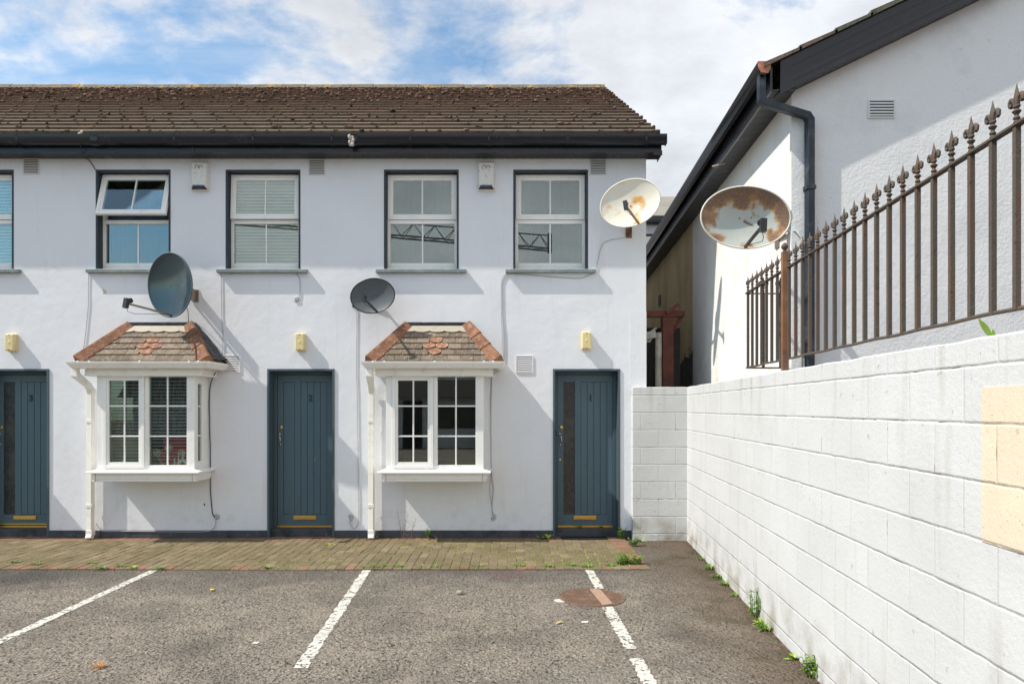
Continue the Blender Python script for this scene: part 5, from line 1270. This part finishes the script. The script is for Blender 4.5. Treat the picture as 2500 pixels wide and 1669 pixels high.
# ------------------------------------------------------------------ weeds
def leaf(mb,base,dirv,L,w,droop=.3,n=4):
    d=Vector(dirv).normalized(); side=d.cross(Vector((0,0,1)))
    side=side.normalized() if side.length>1e-3 else Vector((1,0,0))
    vs=[];p=Vector(base)
    for i in range(n+1):
        t=i/n; ww=w*math.sin(math.pi*(.12+.88*t))*(1 if t<1 else 0)+.0003
        q=p+d*L*t-Vector((0,0,droop*L*t*t)); vs+=[q-side*ww,q+Vector((0,0,-ww*.4)),q+side*ww]
    fs=[]
    for i in range(n): fs+= [(3*i,3*i+1,3*i+4,3*i+3),(3*i+1,3*i+2,3*i+5,3*i+4)]
    mb.add(vs,fs)
WN=[0]
def weed(p,r,h,label,mat=None,style='tuft',dens=1.0):
    WN[0]+=1; rd=random.Random(WN[0]*13); m=MB(); p=Vector(p)
    e=empty('weed',p,label,'weed','weeds growing along the paving and wall')
    if style=='tuft':
        for i in range(int(38*dens)):
            a=rd.uniform(0,6.28); rr_=r*rd.random()**.7; b=p+Vector((rr_*.6*math.cos(a),rr_*.45*math.sin(a),0))
            leaf(m,b,(math.cos(a)*.7,math.sin(a)*.6,rd.uniform(.5,1.6)),h*rd.uniform(.5,1.1),h*rd.uniform(.05,.10),rd.uniform(.2,.7))
        m.build('leaves',mat or m_leaf,e)
    elif style=='leafy':
        sm=MB()
        for i in range(int(11*dens)):
            a=rd.uniform(0,6.28); top=p+Vector((r*rd.uniform(.2,1)*math.cos(a),r*.7*rd.uniform(.2,1)*math.sin(a),h*rd.uniform(.5,1))); base=p+Vector((r*.25*math.cos(a),r*.2*math.sin(a),0))
            sm.tube([base,(base+top)/2+Vector((0,0,h*.1)),top],[.0018,.0015,.001],4)
            for q in range(int(9)):
                t=rd.uniform(.25,1); b=base+(top-base)*t; a2=rd.uniform(0,6.28)
                leaf(m,b,(math.cos(a2),math.sin(a2),rd.uniform(-.1,.7)),rd.uniform(.018,.036),rd.uniform(.005,.010),.3,3)
        m.build('leaves',mat or m_leaf,e); sm.build('stems',m_leaf,e)
    elif style=='broad':
        for i in range(int(8*dens)):
            a=rd.uniform(0,6.28); leaf(m,p,(math.cos(a),math.sin(a)*.7,rd.uniform(.3,1.4)),h*rd.uniform(.7,1.2),h*rd.uniform(.16,.24),.35,5)
        m.build('leaves',mat or m_leaf2,e)
    return e
weed(gp(1545,1377,.0),.17,.13,'bright green weed clump at the front right paving corner',style='leafy',dens=3.4)
weed(gp(1520,1379,.0),.10,.10,'small leafy weed left of the corner clump',style='leafy',dens=1.5)
weed((1.50,8.72,0),.09,.13,'green weed beside the right paving edge near the block wall',style='leafy',dens=1.5)
weed((1.40,9.10,.015),.08,.17,'leafy green weed right of the door 1 mat',style='leafy',dens=1.5)
weed((1.64,9.02,0),.06,.09,'small weed at the foot of the return wall',style='broad',dens=.8)
weed((-1.085,9.14,.015),.03,.15,'small upright green weed at the plinth under the right bay',style='leafy',dens=.8)
weed((.36,9.13,.015),.05,.12,'two-leaved weed at the plinth left of door 1',style='broad',dens=.6)
weed((.47,9.14,.015),.04,.12,'small round-leaved weed nearest to door 1',style='broad',dens=.5)
weed((.88,9.28,.115),.05,.06,'little weed on the step of door 1',dens=.4,style='leafy'); weed((1.18,9.27,.115),.05,.05,'tiny weed at the right of the door 1 step',dens=.4,style='leafy')
side=[(190,720,.07,'first grass tuft along the foot of the long wall'),(262,785,.10,'long grass tuft at the foot of the long wall'),(312,842,.08,'third grass tuft along the foot of the long wall'),(357,893,.08,'bright grass tuft halfway along the long wall'),(440,968,.06,'low tuft above the tall feathery weed'),(585,1110,.24,'tall feathery weed against the long wall'),(605,1160,.08,'yellow-green weed under the tall feathery one'),(675,1200,.10,'rounded weed below the tall feathery weed'),(840,1400,.07,'broad-leaved weed by the long wall near the bottom'),(1005,1525,.15,'leafy weed at the bottom edge by the long wall')]
for x,y,h,lab in side:
    u,v=1660+x/2.7964,1109+y/2.7964
    Y=2933.8/(v-996); X=cW+math.tan(th)*Y-.035
    st_='leafy' if h>.12 else ('broad' if 'broad' in lab else 'tuft'); weed((X,Y,0),.05+.25*h,h,lab,style=st_,dens=1.6 if h>.12 else .9,mat=m_leaf2 if 'yellow' in lab else None)
edge=[(190,778),(255,776),(315,774),(415,772),(550,776),(650,774),(945,772),(1230,768),(1430,770),(1580,764),(1690,772),(1850,765)]
names=['flat green tuft where the middle line meets the paving','second tuft right of the middle line top','third tuft right of the middle line top','widest tuft on the paving edge right of the middle line','pale tuft on the paving edge below the right bay','spread tuft below the right bay centre','tuft on the paving edge right of the right bay','thin tuft above the pink stained tarmac','tuft midway between pink stain and right line','wide tuft just left of the right line top','small tuft touching the right line top','tuft between the right line and the corner clump']
for (x,y),lab in zip(edge,names):
    p=gp(830+x/2.7964,1109+y/2.7964); p.z=.005; weed(p,.10,.058,lab,dens=1.5)
for x,y,lab in ((630,755,'leftmost wide tuft above the left parking line'),(695,788,'small tuft nearest the tarmac at the left'),(830,775,'green tuft left of the left line top'),(910,785,'yellowish tuft beside the left line top'),(1085,790,'bright tuft at the top of the left parking line'),(1830,782,'lone tuft on the paving edge below door 2'),(255,762,'small tuft on the paving edge near the left edge'),(2255,625,'mossy tuft on the paving right of door 2'),(95,748,'dark little tuft at the far left of the paving')):
    p=gp(x/2.7964,1109+y/2.7964); p.z=.012; weed(p,.10,.055,lab,dens=1.3,mat=m_leaf2 if 'yellow' in lab or 'moss' in lab else None)
weed(gp(830+115/2.7964,1109+625/2.7964,.01)+Vector((0,0,.01)),.09,.03,'mossy tuft on the paving right of the right downpipe',dens=.6)
# moss and seedlings in the joints: nobody could count
g=MB(); rj=random.Random(4)
for i in range(3600):
    q=rj.random(); x=1.4-abs(rj.gauss(0,2.2)) if q<.75 else rj.uniform(-8,1.4)
    if x<-8: continue
    x=round((1.45-x)/.1)*.1; x=1.45-x+rj.gauss(0,.004); y=rj.uniform(7.5,9.0)
    for k in range(3): 
        a=rj.uniform(0,6.28); leaf(g,(x,y+rj.uniform(-.03,.03),.010),(math.cos(a)*.5,math.sin(a),rj.uniform(.3,1)),rj.uniform(.010,.024),.0035,.4,2)
tag(g.build('joint_moss',m_leaf2),'green moss and seedlings in the paving joints','moss',kind='stuff')
g=MB(); rj=random.Random(17)
for i in range(1500):
    Y=rj.uniform(2.6,9.0); X=cW+math.tan(th)*Y-.012-abs(rj.gauss(0,.035)); a=rj.uniform(0,6.28); r=rj.uniform(.004,.012); p=Vector((X,Y,.003))
    k_=rj.uniform(.6,1.2); q=rj.random(); g.col=(.20*k_,.085*k_,.04*k_) if q<.35 else ((.16*k_,.12*k_,.07*k_) if q<.75 else (.10*k_,.14*k_,.03*k_))
    g.add([p,p+Vector((r*math.cos(a-.4),r*math.sin(a-.4),rj.uniform(0,.006))),p+Vector((1.7*r*math.cos(a),1.7*r*math.sin(a),rj.uniform(.001,.012))),p+Vector((r*math.cos(a+.4),r*math.sin(a+.4),.002))],[(0,1,2,3)])
for i in range(700):
    X=rj.uniform(-7,1.4); Y=rj.choice([9.17-abs(rj.gauss(0,.03)),7.41-abs(rj.gauss(0,.05))]); a=rj.uniform(0,6.28); r=rj.uniform(.004,.010); p=Vector((X,Y,.019 if Y>7.43 else .003))
    k_=rj.uniform(.6,1.2); g.col=(.20*k_,.12*k_,.06*k_) if rj.random()<.5 else (.12*k_,.10*k_,.06*k_)
    g.add([p,p+Vector((r*math.cos(a-.4),r*math.sin(a-.4),.003)),p+Vector((1.7*r*math.cos(a),1.7*r*math.sin(a),.006)),p+Vector((r*math.cos(a+.4),r*math.sin(a+.4),.002))],[(0,1,2,3)])
tag(g.build('dry_debris',MAT('dry_debris',(1,1,1),.95,tint=True)),'dry leaf crumbs and moss along the foot of the walls','debris',kind='stuff')
# dead plant
dp=empty('dead_weed',(-1.38,9.13,.015),'dry brown dead weed under the right bay','weed')
g=MB(); rd=random.Random(9)
for (a,b_) in (((982,1308),(970,1245)),((984,1308),(997,1255)),((1003,1308),(1014,1270)),((1000,1310),(986,1290))):
    p=Vector((fx(a[0],9.12),9.12,.015)); q=Vector((fx(b_[0],9.14),9.14,fz(b_[1],9.14)))
    mid=(p+q)/2+Vector((rd.uniform(-.02,.02),0,0)); g.tube([p,mid,q],[.003,.0022,.0012],5)
    for k in range(9):
        t=rd.uniform(.25,1); s_=p+(q-p)*t; g.tube([s_,s_+Vector((rd.uniform(-.05,.05),rd.uniform(-.03,.01),rd.uniform(.0,.05)))],[.0014,.0007],4)
g.build('stems',m_deadstem,dp)
# fern-like leaves behind the wall top at right
pw=MW@Vector(((CY-2.55)/math.cos(th),.17,1.95))
e=empty('wall_plant',pw,'bright yellow-green leaves poking over the wall top at the right edge','plant')
g=MB(); q=MW@Vector(((CY-2.63)/math.cos(th),.10,1.96))
q0=MW@Vector(((CY-2.73)/math.cos(th),.06,1.955))
leaf(g,q0,(-.55,0,1.0),.11,.020,.15,6); leaf(g,q0+Vector((.01,0,0)),(-.15,0,1.0),.05,.010,.2,5); leaf(g,q0+Vector((.01,-.01,0)),(.6,-.1,.35),.06,.010,.2,5)
for k,(dx,dz,l) in enumerate(((.9,.75,.14),(1,.45,.13),(.7,1.0,.11),(1,.3,.10))): leaf(g,q+Vector((.0+.012*k,-.03,0)),(dx,-.25,dz),l,.017,.25,6)
for k in range(8): leaf(g,q+Vector((.05+.02*k,-.05,.0)),(.6*math.cos(k),-.3,.9),.09,.014,.4,5)
g.build('leaves',m_leaf2,e)

# ------------------------------------------------------------------ the place behind the camera (seen mirrored in the glass)
O=empty('opposite_bungalow',(-1,-12.5,0),'low white building across the car park, mirrored in the right bay glass','house')
g=MB(); g.box(-16,11,-18,-12.4,0,2.25); g.build('wall',MAT('opposite_wall',(.5,.5,.5),.9),O)
g=MB(); g.prism([(-16.4,-11.9,2.15),(-16.4,-15.2,5.2),(-16.4,-18.5,2.15)],(27.8,0,0)); g.build('roof',m_darkroof,O)
for xc,w_ in ((-2.9,.9),(-1.9,.9),(-.6,.9),(2.4,.9),(-6,.9)):
    g=MB(); frame(g,xc-.45,xc+.45,.85,1.75,-12.41,-12.36,.05); wf=g.build('window',m_lnb,O); g=MB(); g.box(xc-.4,xc+.4,-12.395,-12.385,.9,1.7); g.build('pane',MAT('opp_pane',(.06,.06,.045),.3),wf)
g=MB(); g.box(-4.6,-3.8,-12.42,-12.36,0,2.0); g.build('door',m_lnb,O)
for i,(xc,mt,lb) in enumerate(((-.9,m_brownbin,'brown wheelie bin left of the blue bins, mirrored in the bay'),(-.35,m_bluebin,'first blue wheelie bin mirrored in the right bay'),(.2,m_bluebin,'second blue wheelie bin mirrored in the right bay'),(.75,m_brownbin,'brown wheelie bin right of the blue bins, mirrored in the bay'))):
    e=empty('wheelie_bin',(xc,-11.6,0),lb,'bin','wheelie bins across the car park')
    g=MB(); g.add([(xc-.20,-11.85,.05),(xc+.20,-11.85,.05),(xc+.20,-11.4,.05),(xc-.20,-11.4,.05),(xc-.26,-11.95,1.0),(xc+.26,-11.95,1.0),(xc+.26,-11.3,1.0),(xc-.26,-11.3,1.0)],[(0,3,2,1),(4,5,6,7),(0,1,5,4),(1,2,6,5),(2,3,7,6),(3,0,4,7)]); g.build('body',mt,e,bevel=.02)
    g=MB(); g.box(xc-.28,xc+.28,-11.97,-11.25,1.0,1.06); g.build('lid',mt,e,bevel=.02)
K_=empty('tower_crane',(-34,-33,0),'steel lattice tower crane behind the viewer, mirrored in the upper windows','crane')
g=MB(); p0_=Vector((-34,-33,16.3)); p1_=Vector((3.1,-40,14.75)); N=22; d=p1_-p0_
for i in range(N+1):
    t=i/N; c=p0_+d*t
    if i<N:
        c2=p0_+d*(i+1)/N
        for (yy,zz) in ((-.5,0),(.5,0),(0,1.15)): g.tube([c+Vector((0,yy,zz)),c2+Vector((0,yy,zz))],.075 if zz==0 else .06,5)
        for yy in (-.5,.5):
            g.tube([c+Vector((0,yy,0)),(c+c2)/2+Vector((0,0,1.15))],.035,4); g.tube([(c+c2)/2+Vector((0,0,1.15)),c2+Vector((0,yy,0))],.035,4)
        g.tube([c+Vector((0,-.5,0)),c2+Vector((0,.5,0))],.035,4)
g.box(p1_.x-.2,p1_.x+.15,p1_.y-.4,p1_.y+.4,14.5,16.0); g.build('jib',m_crane,K_)
g=MB()
for a,b_ in ((-1,-1),(1,-1),(1,1),(-1,1)): g.tube([(-34+a*.8,-33+b_*.8,0),(-34+a*.8,-33+b_*.8,20)],.1,5)
for i in range(12):
    z=i*1.55
    for s in (-1,1): g.tube([(-34.8,-33+s*.8,z),(-33.2,-33+s*.8,z+1.55)],.05,4); g.tube([(-34+s*.8,-33.8,z),(-34+s*.8,-32.2,z+1.55)],.05,4)
g.build('mast',m_crane,K_)

# ------------------------------------------------------------------ light
sd=Vector((3.66,1.0,-4.46)).normalized()
su_=bpy.data.lights.new('Sun','SUN'); su_.energy=3.4; su_.angle=R(.53); su_.color=(1.0,.94,.84)
so=bpy.data.objects.new('sun',su_); COL.objects.link(so); so.rotation_euler=sd.to_track_quat('-Z','Y').to_euler(); so.location=(-20,-8,25)
W=bpy.data.worlds.new('World'); sc.world=W; W.use_nodes=True; t=W.node_tree; t.nodes.clear(); L=t.links.new
out=nd(t,'ShaderNodeOutputWorld'); bg=nd(t,'ShaderNodeBackground'); L(bg.outputs[0],out.inputs[0])
sky=nd(t,'ShaderNodeTexSky',sky_type='NISHITA',sun_disc=False); sky.sun_elevation=math.asin(-sd.z); sky.sun_rotation=math.atan2(-sd.x,-sd.y); sky.air_density=1.0; sky.dust_density=.6; sky.ozone_density=1.6
tc=nd(t,'ShaderNodeTexCoord'); xyz=nd(t,'ShaderNodeSeparateXYZ'); L(tc.outputs['Generated'],xyz.inputs[0])
def mth(op,a,b=None,c=None,cl=False):
    n=nd(t,'ShaderNodeMath',operation=op,use_clamp=cl)
    for i,q in enumerate((a,b,c)):
        if q is None: continue
        if isinstance(q,(int,float)): n.inputs[i].default_value=q
        else: L(q,n.inputs[i])
    return n.outputs[0]
zz=mth('ADD',mth('MAXIMUM',xyz.outputs[2],0),.22)
cv=nd(t,'ShaderNodeCombineXYZ'); L(mth('DIVIDE',xyz.outputs[0],zz),cv.inputs[0]); L(mth('DIVIDE',xyz.outputs[1],zz),cv.inputs[1])
def cn(s,d,r,loc,dist=0,st=(1,1,1)):
    mp=nd(t,'ShaderNodeMapping'); mp.inputs['Location'].default_value=loc; mp.inputs['Scale'].default_value=st; L(cv.outputs[0],mp.inputs[0])
    n=nd(t,'ShaderNodeTexNoise'); n.inputs['Scale'].default_value=s; n.inputs['Detail'].default_value=d; n.inputs['Roughness'].default_value=r; n.inputs['Distortion'].default_value=dist; L(mp.outputs[0],n.inputs['Vector']); return n.outputs[0]
n1=cn(2.0,10,.60,(11.2,19.03,0),.15); n2=cn(.7,3,.5,(11.2,18.97,0))
# heavier cloud towards the east (right), thin veil to the west
az=nd(t,'ShaderNodeMapRange',interpolation_type='SMOOTHSTEP'); az.inputs[1].default_value=-.15; az.inputs[2].default_value=.42; az.inputs[3].default_value=-.045; az.inputs[4].default_value=.17; L(xyz.outputs[0],az.inputs[0])
lowb=nd(t,'ShaderNodeMapRange'); lowb.inputs[1].default_value=.45; lowb.inputs[2].default_value=.37; lowb.inputs[4].default_value=.08; L(xyz.outputs[2],lowb.inputs[0])
sw=nd(t,'ShaderNodeMapRange',interpolation_type='SMOOTHSTEP'); sw.inputs[1].default_value=-.43; sw.inputs[2].default_value=-.33; sw.inputs[3].default_value=-.22; sw.inputs[4].default_value=.16; L(xyz.outputs[0],sw.inputs[0])
south=nd(t,'ShaderNodeMapRange'); south.inputs[1].default_value=-.2; south.inputs[2].default_value=-.6; L(xyz.outputs[1],south.inputs[0])
dens=mth('ADD',mth('MULTIPLY',sw.outputs[0],south.outputs[0]),mth('ADD',mth('ADD',mth('MULTIPLY',n1,.85),mth('MULTIPLY',n2,.25)),mth('ADD',az.outputs[0],lowb.outputs[0])))
mr=nd(t,'ShaderNodeMapRange',interpolation_type='SMOOTHSTEP'); mr.inputs[1].default_value=.49; mr.inputs[2].default_value=.64; L(dens,mr.inputs[0])
wisp=cn(2.2,9,.62,(11.2,19.16,0),.5,(.5,1.5,1)); mw=nd(t,'ShaderNodeMapRange',interpolation_type='SMOOTHSTEP'); mw.inputs[1].default_value=.36; mw.inputs[2].default_value=.70; mw.inputs[4].default_value=.42; L(wisp,mw.inputs[0])
fac=mth('ADD',mr.outputs[0],mw.outputs[0],None,True)
shade=cn(2.0,8,.62,(11.2,19.04,0)); cs=nd(t,'ShaderNodeMapRange'); cs.inputs[1].default_value=.38; cs.inputs[2].default_value=.68; cs.inputs[3].default_value=1.0; cs.inputs[4].default_value=.66; L(shade,cs.inputs[0])
cc=nd(t,'ShaderNodeCombineColor'); L(mth('MULTIPLY',cs.outputs[0],6.0),cc.inputs[0]); L(mth('MULTIPLY',cs.outputs[0],6.15),cc.inputs[1]); L(mth('MULTIPLY',cs.outputs[0],6.45),cc.inputs[2])
mx=nd(t,'ShaderNodeMix',data_type='RGBA'); L(mth('MULTIPLY',fac,.95),mx.inputs[0]); sg=nd(t,'ShaderNodeMix',data_type='RGBA',blend_type='MULTIPLY'); sg.inputs[0].default_value=1; L(sky.outputs[0],sg.inputs[6]); sg.inputs[7].default_value=(.84,1.12,1.16,1); L(sg.outputs[2],mx.inputs[6]); L(cc.outputs[0],mx.inputs[7]); L(mx.outputs[2],bg.inputs[0]); bg.inputs[1].default_value=.105

# ------------------------------------------------------------------ camera
cam=bpy.data.cameras.new('Camera'); cam.sensor_width=36; cam.lens=36*F/2500; cam.shift_y=161.5/2500; cam.clip_end=600; cam.clip_start=.05
co=bpy.data.objects.new('camera',cam); COL.objects.link(co); co.location=(0,0,H); co.rotation_euler=(R(90),0,0); sc.camera=co
sc.view_settings.view_transform='Standard'; sc.view_settings.look='None'; sc.view_settings.exposure=.68; sc.view_settings.gamma=1
sc.render.engine='CYCLES'; sc.cycles.max_bounces=8; sc.cycles.transparent_max_bounces=12; sc.cycles.use_denoising=True
